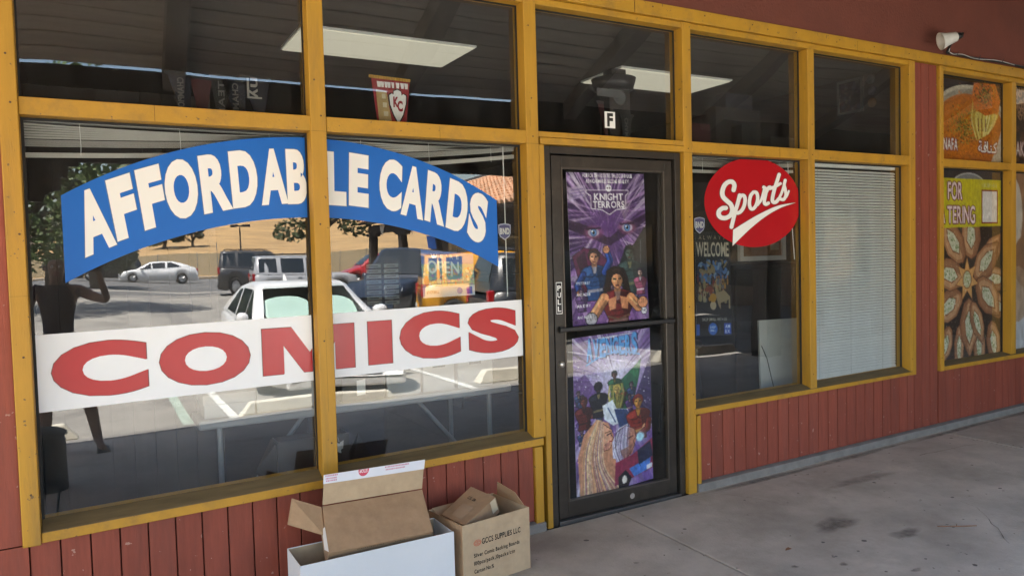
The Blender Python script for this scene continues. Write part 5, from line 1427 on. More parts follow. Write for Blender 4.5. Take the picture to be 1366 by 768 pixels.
# ================================================================== cartons on the walkway
# white long box, open at the top
zf = wz(1.1, -.3)
wb = thing('white_carton', 'long open white carton on the walkway under the window, holding a brown carton', 'box', (1.08, -.31, zf))
X0, X1, Y0, Y1, ZT = .722, 1.436, -.425, -.195, .250
def wall_sheet(pts, th):
    a, b, c, d = [Vector(p) for p in pts]
    n = (b - a).cross(d - a).normalized() * th
    return MB().hexa([a, b, b + n, a + n, d, c, c + n, d + n])
T_ = .004
obj('front_side', MB().hexa([(X0, Y0, zf + .001), (X1, Y0, zf + .001), (X1, Y0 + T_, zf + .001), (X0, Y0 + T_, zf + .001), (X0, Y0 - .004, ZT), (X1, Y0 - .002, ZT + .002), (X1, Y0 + T_ - .002, ZT + .002), (X0, Y0 + T_ - .004, ZT)]), WCARD, wb, bevel=.0015)
obj('back_side', MB().box(X0, X1, Y1 - T_, Y1, zf + .001, ZT), WCARD, wb, bevel=.0015)
obj('end_side', MB().box(X0 + .0005, X0 + T_, Y0 + T_ + .001, Y1 - T_ - .001, zf + .002, ZT - .001), WCARD, wb, bevel=.0015)
obj('end_side', MB().box(X1 - T_, X1 - .0005, Y0 + T_ + .001, Y1 - T_ - .001, zf + .002, ZT - .001), WCARD, wb, bevel=.0015)
obj('inner_lining', MB().box(X0 + T_ + .001, X0 + T_ + .002, Y0 + T_ + .002, Y1 - T_ - .002, zf + .01, ZT - .003).box(X0 + .006, X1 - .006, Y1 - T_ - .0022, Y1 - T_ - .001, zf + .01, ZT - .003), KRAFTL, wb)
obj('bottom', MB().box(X0 + T_, X1 - T_, Y0 + T_, Y1 - T_, zf + .001, zf + .006), KRAFTL, wb)
# brown mailer leaning in it
bm = thing('brown_carton', 'tilted brown carton with lid flap raised and white tape, standing in the white carton', 'box', (1.11, -.3, .2))
A0, A1 = Vector((.856, -.398, .268)), Vector((1.343, -.398, .262))      # lower front edge
B0, B1 = Vector((.884, -.205, .414)), Vector((1.374, -.205, .405))      # upper edge
dn = Vector((0, .5, -.72)).normalized() * .110
obj('front_face', MB().hexa([A0, A1, A1 + dn * .03, A0 + dn * .03, B0, B1, B1 + dn * .03, B0 + dn * .03]), KRAFT, bm, bevel=.0015)
C0, C1, D0, D1 = A0 + dn, A1 + dn, B0 + dn, B1 + dn
def slab4(a, b, c, d, th, into):
    n = Vector(into).normalized() * th
    return MB().hexa([a, b, b + n, a + n, d, c, c + n, d + n])
obj('bottom_side', slab4(C0, C1, A1 + Vector((0, .001, -.002)), A0 + Vector((0, .001, -.002)), .0035, (0, .8, .5)), KRAFT, bm)
obj('left_end', slab4(C0, A0 + Vector((.001, .004, 0)), B0 + Vector((.001, 0, -.004)), D0, .0035, (1, 0, 0)), KRAFT, bm)
obj('right_end', slab4(A1 + Vector((-.001, .004, 0)), C1, D1, B1 + Vector((-.001, 0, -.004)), .0035, (-1, 0, 0)), KRAFT, bm)
obj('back_side', slab4(C1, C0, D0, D1, .0035, (0, -.5, .7)), KRAFT, bm)
F0, F1 = Vector((.906, -.176, .547)), Vector((1.402, -.176, .539))
E0, E1 = Vector((.8855, -.2035, .4175)), Vector((1.3745, -.2035, .4085))
obj('lid_flap', slab4(E0, E1, F1, F0, .0035, (0, 1, 0)), KRAFTL, bm, bevel=.001)
def onflap(u, v, g=.001):
    p = (E0 * (1 - u) + E1 * u) * (1 - v) + (F0 * (1 - u) + F1 * u) * v
    return (p.x, p.y - g, p.z)
tp = obj('tape_strip', MB().hexa([onflap(-.004, .70), onflap(1.004, .68), onflap(1.004, .68, .0002), onflap(-.004, .70, .0002), onflap(-.006, 1.0), onflap(1.006, 1.01), onflap(1.006, 1.01, .0002), onflap(-.006, 1.0, .0002)]), mat('white_tape', (.66, .68, .74), .35, .05), bm)
dsc = [(.378 + .052 * math.cos(a) , .965 + .20 * math.sin(a)) for a in np.linspace(math.pi * 1.02, math.pi * 1.98, 9)] 
obj('tape_stop_mark', MB().add([onflap(u, max(v, .74), .0016) for u, v in dsc] + [onflap(.43, 1.0, .0016), onflap(.326, 1.0, .0016)], [tuple(range(11))]), mat('red_tape_print', (.60, .05, .10), .5), tp)
t = MB(); text_mb(t, 'STOP', lambda u, v: onflap(.415 - u, 1.0 - v, .0022), .078, .11, .022)
obj('tape_lettering', t, WHITE, tp)
t = MB(); rr = random.Random(4)
for u0, u1, v in ((.01, .13, .93), (.015, .12, .84), (.02, .12, .76), (.59, .83, .93), (.60, .80, .84)):
    u = u0
    while u < u1:
        w_ = rr.uniform(.006, .014); t.add([onflap(u, v, .0016), onflap(u + w_, v, .0016), onflap(u + w_, v + .05, .0016), onflap(u, v + .05, .0016)], [(0, 1, 2, 3)]); u += w_ + .004
obj('tape_print', t, mat('faded_red_print', (.55, .22, .30), .6), tp)
lfl = [B0 + Vector((-.004, .0, -.004)), A0 * .42 + B0 * .58 + Vector((-.004, .0, -.012)) + Vector((0, 0, -.035)), Vector((.727, -.20, .358)), Vector((.752, -.19, .470))]
obj('side_flap', slab4(lfl[2], lfl[1], lfl[0], lfl[3], .0035, (0, 1, 0)), KRAFT, bm, bevel=.001)
obj('white_label', slab4(Vector((.8530, -.335, .262)), Vector((.8575, -.385, .268)), Vector((.8715, -.285, .345)), Vector((.8665, -.255, .325)), .0008, (-1, 0, 0)), WHITE, bm)
t = MB()
for a, b in ((.26, .50), (.62, .72)):
    u = a
    while u < b:
        w_ = rr.uniform(.008, .018)
        q = lambda s, h: tuple((A0 * (1 - s) + A1 * s) + dn * h + Vector((0, -.0009, -.002)))
        t.add([q(u, .13), q(u + w_, .13), q(u + w_, .07), q(u, .07)], [(0, 1, 2, 3)]); u += w_ + .006
obj('edge_print', t, mat('faded_ink', (.16, .11, .07), .8), bm)

# lettered carton with a small carton inside
gf = wz(1.7, -.3)
gc = thing('lettered_carton', 'open brown carton printed GCCS SUPPLIES LLC standing by the door', 'box', (1.66, -.26, gf))
ex, en = Vector((.399, .059, 0)).normalized(), Vector((-.059, .399, 0)).normalized()
O = Vector((1.477, -.433, gf + .001)); GW, GD, GZ = .4035, .305, .270 - gf
def gp(u, v, w): return O + ex * u + en * v + Vector((0, 0, w))
def gbox(u0, u1, v0, v1, w0, w1): return MB().hexa([gp(u0, v0, w0), gp(u1, v0, w0), gp(u1, v1, w0), gp(u0, v1, w0), gp(u0, v0, w1), gp(u1, v0, w1), gp(u1, v1, w1), gp(u0, v1, w1)])
obj('front_side', gbox(0, GW, 0, .005, 0, GZ), KRAFTL, gc, bevel=.0015)
obj('back_side', gbox(0, GW, GD - .005, GD, 0, GZ), KRAFTL, gc, bevel=.0015)
obj('end_side', gbox(.0005, .005, .0055, GD - .0055, 0, GZ - .001), KRAFT, gc, bevel=.0015)
obj('end_side', gbox(GW - .005, GW - .0005, .0055, GD - .0055, 0, GZ - .001), KRAFTL, gc, bevel=.0015)
obj('bottom', gbox(.005, GW - .005, .0055, GD - .0055, 0, .005), KRAFT, gc)
obj('side_flap', slab4(Vector((1.868, -.345, .270)), Vector((1.838, -.110, .270)), Vector((1.828, -.135, .347)), Vector((1.846, -.287, .329)), .004, (-1, 0, 0)), KRAFT, gc, bevel=.001)
obj('back_flap', slab4(gp(.02, GD - .003, GZ + .001), gp(GW - .03, GD - .003, GZ + .001), gp(GW - .05, GD - .08, GZ - .060), gp(.04, GD - .08, GZ - .060), .004, (0, 0, 1)), KRAFT, gc)
def gtext(s, u, w, h, wd=None, off=0.0, m=INK, shear=0.0):
    mb = MB(); text_mb(mb, s, lambda a, b: tuple(gp(u + a, -.0012, w + b)), wd, h, off, .10)
    return obj('lettering', mb, m, gc)
gtext('GCCS SUPPLIES LLC', .108, .198, .0250, .235, .022)
gtext('Silver Comic Backing Boards', .060, .143, .0180, .275, 0.022)
gtext('100pcs/pack,10packs/ctn', .060, .105, .0180, .245, 0.022)
gtext('Carton No:%', .060, .066, .0180, .115, 0.022)
em = MB()
def ring(mb, cu, cw, ru, rw, t_, y):
    n = 28
    for i in range(n):
        a, b = 2 * math.pi * i / n, 2 * math.pi * (i + 1) / n
        q = lambda an, s: tuple(gp(cu + (ru - s) * math.cos(an), y, cw + (rw - s) * math.sin(an)))
        mb.add([q(a, 0), q(b, 0), q(b, t_), q(a, t_)], [(0, 1, 2, 3)])
ring(em, .082, .210, .022, .015, .003, -.0012); ring(em, .077, .210, .011, .008, .0025, -.0014); ring(em, .088, .210, .011, .008, .0025, -.0016)
obj('emblem', em, INKR, gc)
sc = thing('small_carton', 'small closed brown carton resting tilted inside the GCCS carton', 'box', (1.6, -.22, .27))
a = Vector((1.470, -.205, .262)); b = Vector((1.690, -.095, .336)); c = Vector((1.735, -.285, .322)); d = Vector((1.505, -.400, .258))
nn = -((b - a).cross(d - a)).normalized()
if nn.z > 0: nn = -nn
dv = nn * .085
obj('carton', MB().hexa([a + dv, d + dv, c + dv, b + dv, a, d, c, b]), KRAFT, sc, bevel=.002)
up = -nn * .0008
q = lambda s, t: (a * (1 - s) + b * s) * (1 - t) + (d * (1 - s) + c * s) * t
obj('tape_patch', MB().hexa([q(.10, .30) + up * .2, q(.10, .72) + up * .2, q(.50, .72) + up * .2, q(.50, .30) + up * .2, q(.10, .30) + up, q(.10, .72) + up, q(.50, .72) + up, q(.50, .30) + up]), mat('clear_tape', (.42, .30, .20), .25, .05), sc)
t = MB(); text_mb(t, 'C.S. 28', lambda u, v: tuple(q(.66 + v, .25 + u) + up * 1.5), .30, .07, .022); obj('lettering', t, INK, sc)
fr_ = lambda s, t: (d * (1 - s) + c * s) + dv * t + (d - a).normalized() * .0012
obj('white_tape', MB().add([fr_(.80, .0), fr_(.97, .0), fr_(.97, .75), fr_(.80, .75)], [(0, 3, 2, 1)]), mat('pale_tape', (.62, .52, .36), .5), sc)

# ================================================================== what stands across the car park (seen mirrored in the panes)
TYRE = mat('tyre_rubber', (.02, .02, .02), .85, .1)
RIM = mat('wheel_alloy', (.45, .46, .47), .35, .1, metal=.7)
AUTOG = mat('dark_car_glass', (.02, .026, .03), .06, .02, spec=.8)
HEADL = mat('lamp_lens_clear', (.62, .64, .66), .15, .05)
TAILL = mat('lamp_lens_red', (.40, .015, .02), .2, .05)
TRIM = mat('car_black_trim', (.022, .022, .024), .55, .1)
PLATEM = mat('number_plate', (.6, .6, .58), .5)
def paint(name, c): return mat('paint_' + name, c, .32, .02, 2, coat=.6)
KINDS = {  # hood and belt outline as (share of the length from the rear, share of the height), glasshouse corners
    'sedan': dict(top=[(0, .56), (.02, .66), (.10, .73), (.22, .72), (.40, .66), (.66, .645), (.74, .64), (.84, .60), (.95, .52), (1, .40)], g=(.10, .30, .56, .74), pil=[(.20, .36), (.385, .535), (.55, .69)]),
    'suv': dict(top=[(0, .52), (.012, .62), (.1, .62), (.5, .60), (.68, .59), (.76, .60), (.88, .57), (.97, .50), (1, .36)], g=(.008, .05, .58, .71), pil=[(.06, .21), (.245, .43), (.455, .63)]),
    'pickup': dict(top=[(0, .54), (.01, .58), (.36, .58), (.5, .57), (.7, .57), (.76, .60), (.88, .585), (.975, .53), (1, .36)], g=(.37, .41, .60, .72), pil=[(.42, .49), (.515, .64)]),
    'boxy': dict(top=[(0, .56), (.01, .63), (.1, .64), (.5, .63), (.7, .63), (.74, .64), (.9, .60), (.985, .54), (1, .38)], g=(.006, .03, .60, .69), pil=[(.04, .125), (.155, .26), (.42, .60)])}
def car(label, x, y, heading, kind, L, W, H, body, roofm=None, screen=None, extra=None):
    """heading = direction of travel as an angle from +X; origin on the ground under the middle"""
    t = thing('parked_car', label, 'car', (x, y, gz(y)), 'cars in the car park and street')
    t.rotation_euler.z = heading
    K = KINDS[kind]
    tx = np.array([p[0] for p in K['top']]); tz = np.array([p[1] for p in K['top']])
    g0, g1, g2, g3 = K['g']
    clr = .16 if kind == 'sedan' else .24
    def top(s): return float(np.interp(s, tx, tz)) * H
    def hw(s): return W / 2 * (1 - .22 * max(0, (s - .86) / .14) ** 2.2 - .12 * max(0, (.10 - s) / .10) ** 2)
    wr = .318 if kind == 'sedan' else .375
    fw_, rw_ = 1 - .195, .20
    S = sorted(set(list(np.linspace(0, 1, 33)) + [fw_ - wr / L * 1.15, fw_ + wr / L * 1.15, rw_ - wr / L * 1.15, rw_ + wr / L * 1.15]))
    mb = MB(); ring = []
    for s in S:
        w = hw(s); zt = top(s); zb = clr + (.06 if s < .02 or s > .98 else 0)
        da = min(abs(s - fw_), abs(s - rw_)) * L
        arch = wr * 1.13
        if da < arch: zb = max(zb, wr + math.sqrt(max(arch ** 2 - da ** 2, 0)) * .98 - .02)
        zm = zb + (zt - zb) * .55
        sec = [(0, zt), (w * .55, zt), (w * .86, zt - .015), (w * .97, zt - .07), (w, zm + .02), (w * .985, zm - .08), (w * .95, zb), (w * .60, zb + .02), (0, zb + .02)]
        sec = sec + [(-a, b) for a, b in sec[-2:0:-1]]
        ring.append([((s - .5) * L, a, b) for a, b in sec])
    n = len(ring[0])
    for r_ in ring: mb.v += r_
    for i in range(len(ring) - 1):
        for k in range(n):
            mb.f.append((i * n + k, i * n + (k + 1) % n, (i + 1) * n + (k + 1) % n, (i + 1) * n + k))
    mb.f.append(tuple(range(n))); mb.f.append(tuple((len(ring) - 1) * n + k for k in range(n - 1, -1, -1)))
    def loc(name, m_, mm, parent=None, smooth=False, bevel=0):
        o = bpy.data.objects.new(name, m_.mesh(name, mm, smooth)); COL.objects.link(o); o.parent = parent or t
        if bevel:
            md = o.modifiers.new('Bevel', 'BEVEL'); md.width = bevel; md.segments = 2
        return o
    b_ = loc('body', mb, body, None, True); rf_ = MB()
    def roofz(s):
        if s < g1: return top(g0) + (H - .03 - top(g0)) * max(0.0, (s - g0) / (g1 - g0)) ** .8
        if s > g2: return top(g3) + (H - .01 - top(g3)) * max(0.0, (g3 - s) / (g3 - g2)) ** .85
        u = (s - g1) / (g2 - g1); return H - .03 + .02 * u + .03 * math.sin(math.pi * u)
    lean = .76 if kind != 'boxy' else .86
    SS = sorted(set(list(np.linspace(g0, g1, 6)) + list(np.linspace(g1, g2, 9)) + list(np.linspace(g2, g3, 8))))
    cb_ = MB(); rings = []
    def side(s, v):
        zb = top(s) - .03; zr = max(roofz(s), zb + .005)
        full = min(1, (zr - zb) / (H - zb))
        w0 = hw(s) * .94; w1 = w0 * (1 - (1 - lean) * full)
        return w0 + (w1 - w0) * v, zb + (zr - .05 * full - zb) * v
    for s in SS:
        zb = top(s) - .03; zr = max(roofz(s), zb + .005); a0 = side(s, 0); a1 = side(s, 1)
        sec = [(a0[0], a0[1]), (a1[0], a1[1]), (a1[0] * .86, zr - .008), (0, zr)]
        sec = sec + [(-a, b) for a, b in sec[-2::-1]]
        rings.append([((s - .5) * L, a, b) for a, b in sec])
    n2 = 7
    for r_ in rings: cb_.v += r_
    for i in range(len(rings) - 1):
        front = SS[i] >= g2 - 1e-6
        for k in range(n2 - 1):
            if screen and front and k in (2, 3) and SS[i] > g2 + .004: continue
            if roofm and k in (2, 3) and not front and SS[i] >= g1 - 1e-6:
                rf_.f.append((i * n2 + k, i * n2 + k + 1, (i + 1) * n2 + k + 1, (i + 1) * n2 + k)); continue
            cb_.f.append((i * n2 + k, i * n2 + k + 1, (i + 1) * n2 + k + 1, (i + 1) * n2 + k))
    loc('cabin', cb_, body, None, True)
    if roofm:
        rf_.v = [(a, b * 1.10, c + .012) for a, b, c in cb_.v]; loc('roof', rf_, roofm, None, True)
    for sgn in (1, -1):
        for a, b in K['pil']:
            p = []
            for s, v in ((a, .12), (b, .12), (b, .92), (a, .92)):
                ss = s
                if v > .5: ss = min(max(s, g1 + .015), g2 - .005) if s > .5 or s < g1 + .02 else s
                if v < .5 and s > g2: ss = s
                w_, z_ = side(ss, v); p.append(Vector(((ss - .5) * L, sgn * (w_ + .008), z_)))
            if sgn < 0: p = p[::-1]
            nn_ = Vector((0, sgn * -.004, 0))
            loc('window', MB().hexa([q + nn_ for q in (p[0], p[1], p[2], p[3])] + p) if False else MB().add([tuple(q) for q in p], [(0, 1, 2, 3)]), AUTOG)
    def scr(s0, s1, f):
        q = MB(); m_ = 6; N3 = 5
        for i in range(m_ + 1):
            s = s0 + (s1 - s0) * i / m_
            a1 = side(s, 1); zr = roofz(s)
            for k in range(N3):
                u = -1 + 2 * k / (N3 - 1); q.v.append(((s - .5) * L + (.012 if s1 > .5 else -.012), u * a1[0] * f * (.9 if abs(u) == 1 else 1), zr + .010 - .012 * u * u))
        for i in range(m_):
            for k in range(N3 - 1): q.f.append((i * N3 + k, i * N3 + k + 1, (i + 1) * N3 + k + 1, (i + 1) * N3 + k))
        return q
    dz = g3 - g2
    loc('windscreen', scr(g2 + .07 * dz, g3 - .10 * dz, .93), screen or AUTOG, None, True)
    dz = g1 - g0
    loc('rear_window', scr(g0 + .18 * dz, g1 - .10 * dz, .88), AUTOG, None, True)
    for s, sg in ((fw_, 1), (fw_, -1), (rw_, 1), (rw_, -1)):
        c_ = Vector(((s - .5) * L, sg * (W / 2 - .205), wr)); axw = Vector((0, sg, 0))
        w_ = loc('wheel', MB().lathe([(wr * .62, .02), (wr * .95, .0), (wr, .04), (wr, .16), (wr * .95, .20), (wr * .68, .205), (wr * .66, .19)], c_, axw, 26), TYRE, None, True)
        rm = MB().lathe([(wr * .67, .185), (wr * .62, .20), (wr * .58, .16), (0, .15)], c_, axw, 26)
        for k in range(5):
            an = 2 * math.pi * k / 5; dr = Vector((math.cos(an), 0, math.sin(an)))
            rm.tube([c_ + axw * .19 + dr * .02, c_ + axw * .192 + dr * wr * .62], [.035, .028], 6)
        loc('rim', rm, RIM, w_)
    zf_ = top(.97)
    for sg in (1, -1):
        w = hw(.955)
        loc('headlight', MB().hexa([(.485 * L, sg * w * .52, zf_ - .19), (.455 * L, sg * w * 1.0, zf_ - .17), (.42 * L, sg * w * .98, zf_ - .17), (.45 * L, sg * w * .52, zf_ - .19), (.478 * L, sg * w * .52, zf_ - .07), (.44 * L, sg * w * 1.0, zf_ - .04), (.41 * L, sg * w * .97, zf_ - .04), (.44 * L, sg * w * .52, zf_ - .07)]), HEADL)
        hb = top(.02)
        zt0, zt1 = (hb - .30, hb - .02) if kind != 'sedan' else (hb - .20, hb - .04)
        w = hw(.0)
        loc('tail_light', MB().box(-.503 * L, -.478 * L, min(sg * w * .84, sg * w * 1.02), max(sg * w * .84, sg * w * 1.02), zt0, zt1), TAILL, None, False, .02)
        mx_ = (g3 - .055 - .5) * L; mw = hw(g3); mz = top(g3) + .07
        m_ = MB().lathe([(0, 0), (.06, .01), (.085, .05), (.08, .14), (.04, .17), (0, .175)], (mx_, sg * (mw * .96 + .01), mz), (-.12, sg, .12), 14)
        loc('mirror', m_, body if kind != 'suv' else TRIM, None, True)
    loc('grille', MB().box(.490 * L, .504 * L, -hw(1) * .55, hw(1) * .55, clr + .2, clr + .34), TRIM, None, False, .01)
    loc('front_bumper', MB().box(.45 * L, .500 * L, -hw(.97) * .92, hw(.97) * .92, clr - .02, clr + .13), TRIM if kind != 'sedan' else body, None, False, .03)
    loc('rear_bumper', MB().box(-.512 * L, -.46 * L, -hw(0) * .98, hw(0) * .98, clr + .04, clr + .26), TRIM if kind != 'sedan' else body, None, False, .03)
    loc('number_plate', MB().box(-.516 * L, -.513 * L, -.15, .15, clr + .30, clr + .44) if kind != 'sedan' else MB().box(-.506 * L, -.503 * L, -.15, .15, .58, .70), PLATEM)
    for sg in (1, -1):
        hs = MB()
        for s in ((K['pil'][-2][1] - .06), (K['pil'][-1][1] - .17)):
            hs.box((s - .5) * L, (s - .5) * L + .16, sg * hw(s) * .985 - .012, sg * hw(s) * .985 + .014, top(s) - .15, top(s) - .115)
        loc('handle', hs, body, None, False, .006)
    if extra: extra(t, loc, L, W, H, top, hw, roofz)
    return t
def rack(t, loc, L, W, H, top, hw, roofz):
    r_ = MB()
    for sg in (1, -1): r_.tube([(-.42 * L, sg * W * .36, H + .0), (-.40 * L, sg * W * .36, H + .05), (.02 * L, sg * W * .36, H + .06), (.06 * L, sg * W * .36, H + .01)], .018, 8)
    for s in (-.30, -.1): r_.tube([(s * L, -W * .36, H + .05), (s * L, W * .36, H + .05)], .016, 8)
    loc('roof_rack', r_, TRIM)
SHADE = mat('green_sunshade', (.60, .78, .70), .5, .06, 4)
def shade(t, loc, L, W, H, top, hw, roofz):
    for sg in (1, -1):
        pts = []
        for k in range(22):
            a = 2 * math.pi * k / 22
            ca, sa = math.cos(a), math.sin(a)
            u = abs(ca) ** .75 * (1 if ca > 0 else -1) * .315; v = abs(sa) ** .75 * (1 if sa > 0 else -1) * .33
            y_ = sg * .345 + u; s_ = .665 - v * .185 + .012
            pts.append(((s_ - .5) * L - .06 + .012 * math.sin(k * 2.1), y_, roofz(s_) - .045 - .03 * y_ * y_ + .008 * sg))
        loc('sunshade', MB().add(pts + [(a, b, c - .006) for a, b, c in pts], [tuple(range(22)), tuple(range(43, 21, -1))] + [(k, 22 + k, 22 + (k + 1) % 22, (k + 1) % 22) for k in range(22)]), SHADE)
    loc('dashboard', MB().box(.10 * L, .235 * L, -W * .40, W * .40, .82, .86), TRIM)
    loc('antenna', MB().hexa([(-.20 * L, -.03, H - .02), (-.17 * L, -.015, H - .02), (-.17 * L, .015, H - .02), (-.20 * L, .03, H - .02), (-.205 * L, -.006, H + .09), (-.20 * L, -.004, H + .09), (-.20 * L, .004, H + .09), (-.205 * L, .006, H + .09)]), WHITE)
H_ = math.atan2
PW = paint('white', (.78, .78, .77)); PB = paint('black', (.015, .017, .02)); PN = paint('navy', (.02, .03, .05)); PG = paint('grey', (.16, .165, .18)); PD = paint('charcoal', (.045, .047, .052)); PY = paint('yellow', (.66, .30, .008)); PR = paint('red', (.42, .02, .025)); PS = paint('silver', (.38, .39, .41))
car('white sedan with a pale green sunshade, parked nose in at the wheel stop outside', 2.80, -7.80, math.pi / 2, 'sedan', 4.6, 1.84, 1.46, PW, None, CARGLASS, shade)
car('white sedan passing on the street in front of the tan fence', 4.45, -58.5, math.pi, 'sedan', 4.9, 1.85, 1.45, PW)
car('black sport utility car on the street half hidden by the white sedan', 1.45, -62.5, math.pi, 'suv', 4.9, 1.9, 1.8, PB)
car('charcoal sport utility car parked far out, left of the lot tree', 8.0, -36.2, 0.12, 'suv', 4.9, 1.95, 1.9, PD, None, None, rack)
car('silver sport utility car parked in front of the charcoal one', 8.6, -30.2, 0.06, 'suv', 4.6, 1.85, 1.72, PS, None, None, rack)
car('small red car parked beyond the arcade columns', 14.6, -38.0, math.pi, 'sedan', 4.4, 1.8, 1.5, PR)
car('navy pickup truck angled towards the shop beside the arcade', 8.9, -18.6, H_(.66, -.75), 'pickup', 5.3, 1.95, 1.85, PN)
car('yellow off-road car with a white roof and roof rack beside the arcade', 9.2, -13.3, H_(.3, .95), 'boxy', 4.3, 1.9, 1.80, PY, PW, None, rack)
car('black sport utility car with red tail lights nearest the arcade', 9.3, -9.76, H_(.2, .98), 'suv', 4.6, 1.88, 1.76, PB, None, None, rack)

# concrete wheel stops
STOPM = mat('wheel_stop_concrete', (.62, .58, .48), .9, .12, 6, .4, 60, dirt=(.25, .23, .2), dirt_amt=.4)
def wheel_stop(label, x0, x1, y, a=0.0):
    mb = MB(); z0 = gz(y); n = 1
    p = [(x0, -.10, 0), (x1, -.10, 0), (x1, .10, 0), (x0, .10, 0), (x0 + .12, -.065, .16), (x1 - .12, -.065, .16), (x1 - .12, .065, .16), (x0 + .12, .065, .16)]
    o = obj('wheel_stop', MB().hexa([(px, y + py + (px - x0) * a, z0 + pz) for px, py, pz in p]), STOPM, bevel=.012)
    tag(o, label, 'wheel stop', 'concrete wheel stops along the walkway')
wheel_stop('pale concrete wheel stop at the left end, behind the person', -1.95, -.14, -5.05)
wheel_stop('pale concrete wheel stop in front of the white sedan', 1.42, 3.22, -5.0)
wheel_stop('pale concrete wheel stop to the right of the white sedan', 4.62, 6.42, -5.55)
wheel_stop('pale concrete wheel stop farthest right along the walkway', 7.7, 9.5, -5.5)

# trees
BARK = mat('tree_bark', (.10, .08, .06), .95, .25, 8, .6, 40, (3, 3, .6))
def leafmat(n, c): return mat('leaf_' + n, c, .65, .35, 1.2, rand=0)
def tree(label, x, y, h, crown_r, trunk_h, lm, seed, n_leaf, leaf, crown_z=1.0, lean=(0, 0), blobs=16, droop=0.0, name='shade_tree'):
    r = random.Random(seed); z0 = gz(y) if y > -78 else hill_z(x, y)
    t = thing(name, label, 'tree', (x, y, z0))
    mb = MB(); tr = h * .035 + .05
    topp = Vector((x + lean[0], y + lean[1], z0 + trunk_h))
    mb.tube([(x, y, z0 - .3), (x, y, z0 + .1), Vector((x, y, z0)) * .5 + topp * .5 + Vector((r.uniform(-.1, .1), 0, 0)), topp], [tr * 1.5, tr * 1.1, tr * .9, tr * .75], 10)
    cs = []
    for k in range(blobs):
        a = r.uniform(0, 6.283); q = crown_r * math.sqrt(r.uniform(.02, 1)); zz = r.uniform(-.45, .55) * (h - trunk_h) * crown_z
        c = Vector((topp.x + q * math.cos(a), topp.y + q * math.sin(a), z0 + trunk_h + (h - trunk_h) * .5 + zz - droop * (q / crown_r) ** 2))
        cs.append((c, r.uniform(.30, .52) * crown_r))
        mid = topp.lerp(c, .5) + Vector((0, 0, .15 * crown_r))
        mb.tube([topp - Vector((0, 0, .2)), mid, c], [tr * .5, tr * .28, tr * .08], 6)
    obj('trunk', mb, BARK, t, True)
    rg_ = np.random.default_rng(seed)
    C = np.array([tuple(c) for c, _ in cs]); RR = np.array([q for _, q in cs])
    idx = rg_.integers(0, len(C), n_leaf)
    d = rg_.normal(size=(n_leaf, 3)); d /= np.linalg.norm(d, axis=1)[:, None]
    rad = RR[idx] * rg_.uniform(.45, 1.0, n_leaf) ** .7
    P = C[idx] + d * rad[:, None] * np.array([1, 1, .72])
    u = rg_.normal(size=(n_leaf, 3)); u /= np.linalg.norm(u, axis=1)[:, None]
    w = rg_.normal(size=(n_leaf, 3)); w -= (w * u).sum(1)[:, None] * u; w /= np.linalg.norm(w, axis=1)[:, None]
    sz = leaf * rg_.uniform(.6, 1.3, n_leaf)[:, None]
    V = np.stack([P - u * sz, P + w * sz * .55, P + u * sz, P - w * sz * .55], 1).reshape(-1, 3)
    F = np.arange(n_leaf * 4).reshape(-1, 4)
    me = bpy.data.meshes.new('crown'); me.from_pydata(V.tolist(), [], F.tolist()); me.materials.append(lm); me.update()
    link('crown', me, t)
    return t
HX = np.linspace(-420, 560, 90); HY = np.linspace(-78, -620, 60)
def hill_z(x, y):
    d = -y - 78
    if d <= 0: return 0.15
    crest = 20 + 5 * math.sin(x * .010 + .8) + 3 * math.sin(x * .027) - .010 * abs(x - 60)
    k = 1 - math.exp(-(d / 150) ** 1.25)
    terr = .55 * math.sin(d * .12 + .004 * x) * min(1, d / 40)
    return .15 + crest * k + terr + .9 * math.sin(x * .05 + y * .037) * min(1, d / 90)
LG = leafmat('green', (.075, .115, .03)); LGR = leafmat('grey_green', (.085, .10, .06)); LD = leafmat('dark', (.06, .08, .03)); LB = leafmat('brush', (.07, .085, .04))
tree('tall leafy tree at the left, its crown seen under the arched fascia', -2.9, -27, 7.6, 3.4, 1.6, LG, 3, 5200, .17, blobs=22)
tree('grey green tree standing behind the leafy left tree', .2, -44, 6.0, 2.6, 1.2, LGR, 14, 3200, .18, blobs=14)
tree('dark spreading tree in the car park behind the parked cars, leaves hanging low', 9.35, -33.6, 7.0, 2.2, 3.2, LD, 5, 3600, .13, lean=(1.1, 0), crown_z=.8, blobs=13, droop=1.3)
tree('round dark green tree on the dry hill, left of a paler one', 9.2, -110, 5.2, 2.5, .9, LG, 8, 2600, .26, blobs=12)
tree('paler round tree on the dry hill touching the dark green one', 12.4, -111, 4.2, 1.9, .8, LB, 9, 1800, .24, blobs=10)
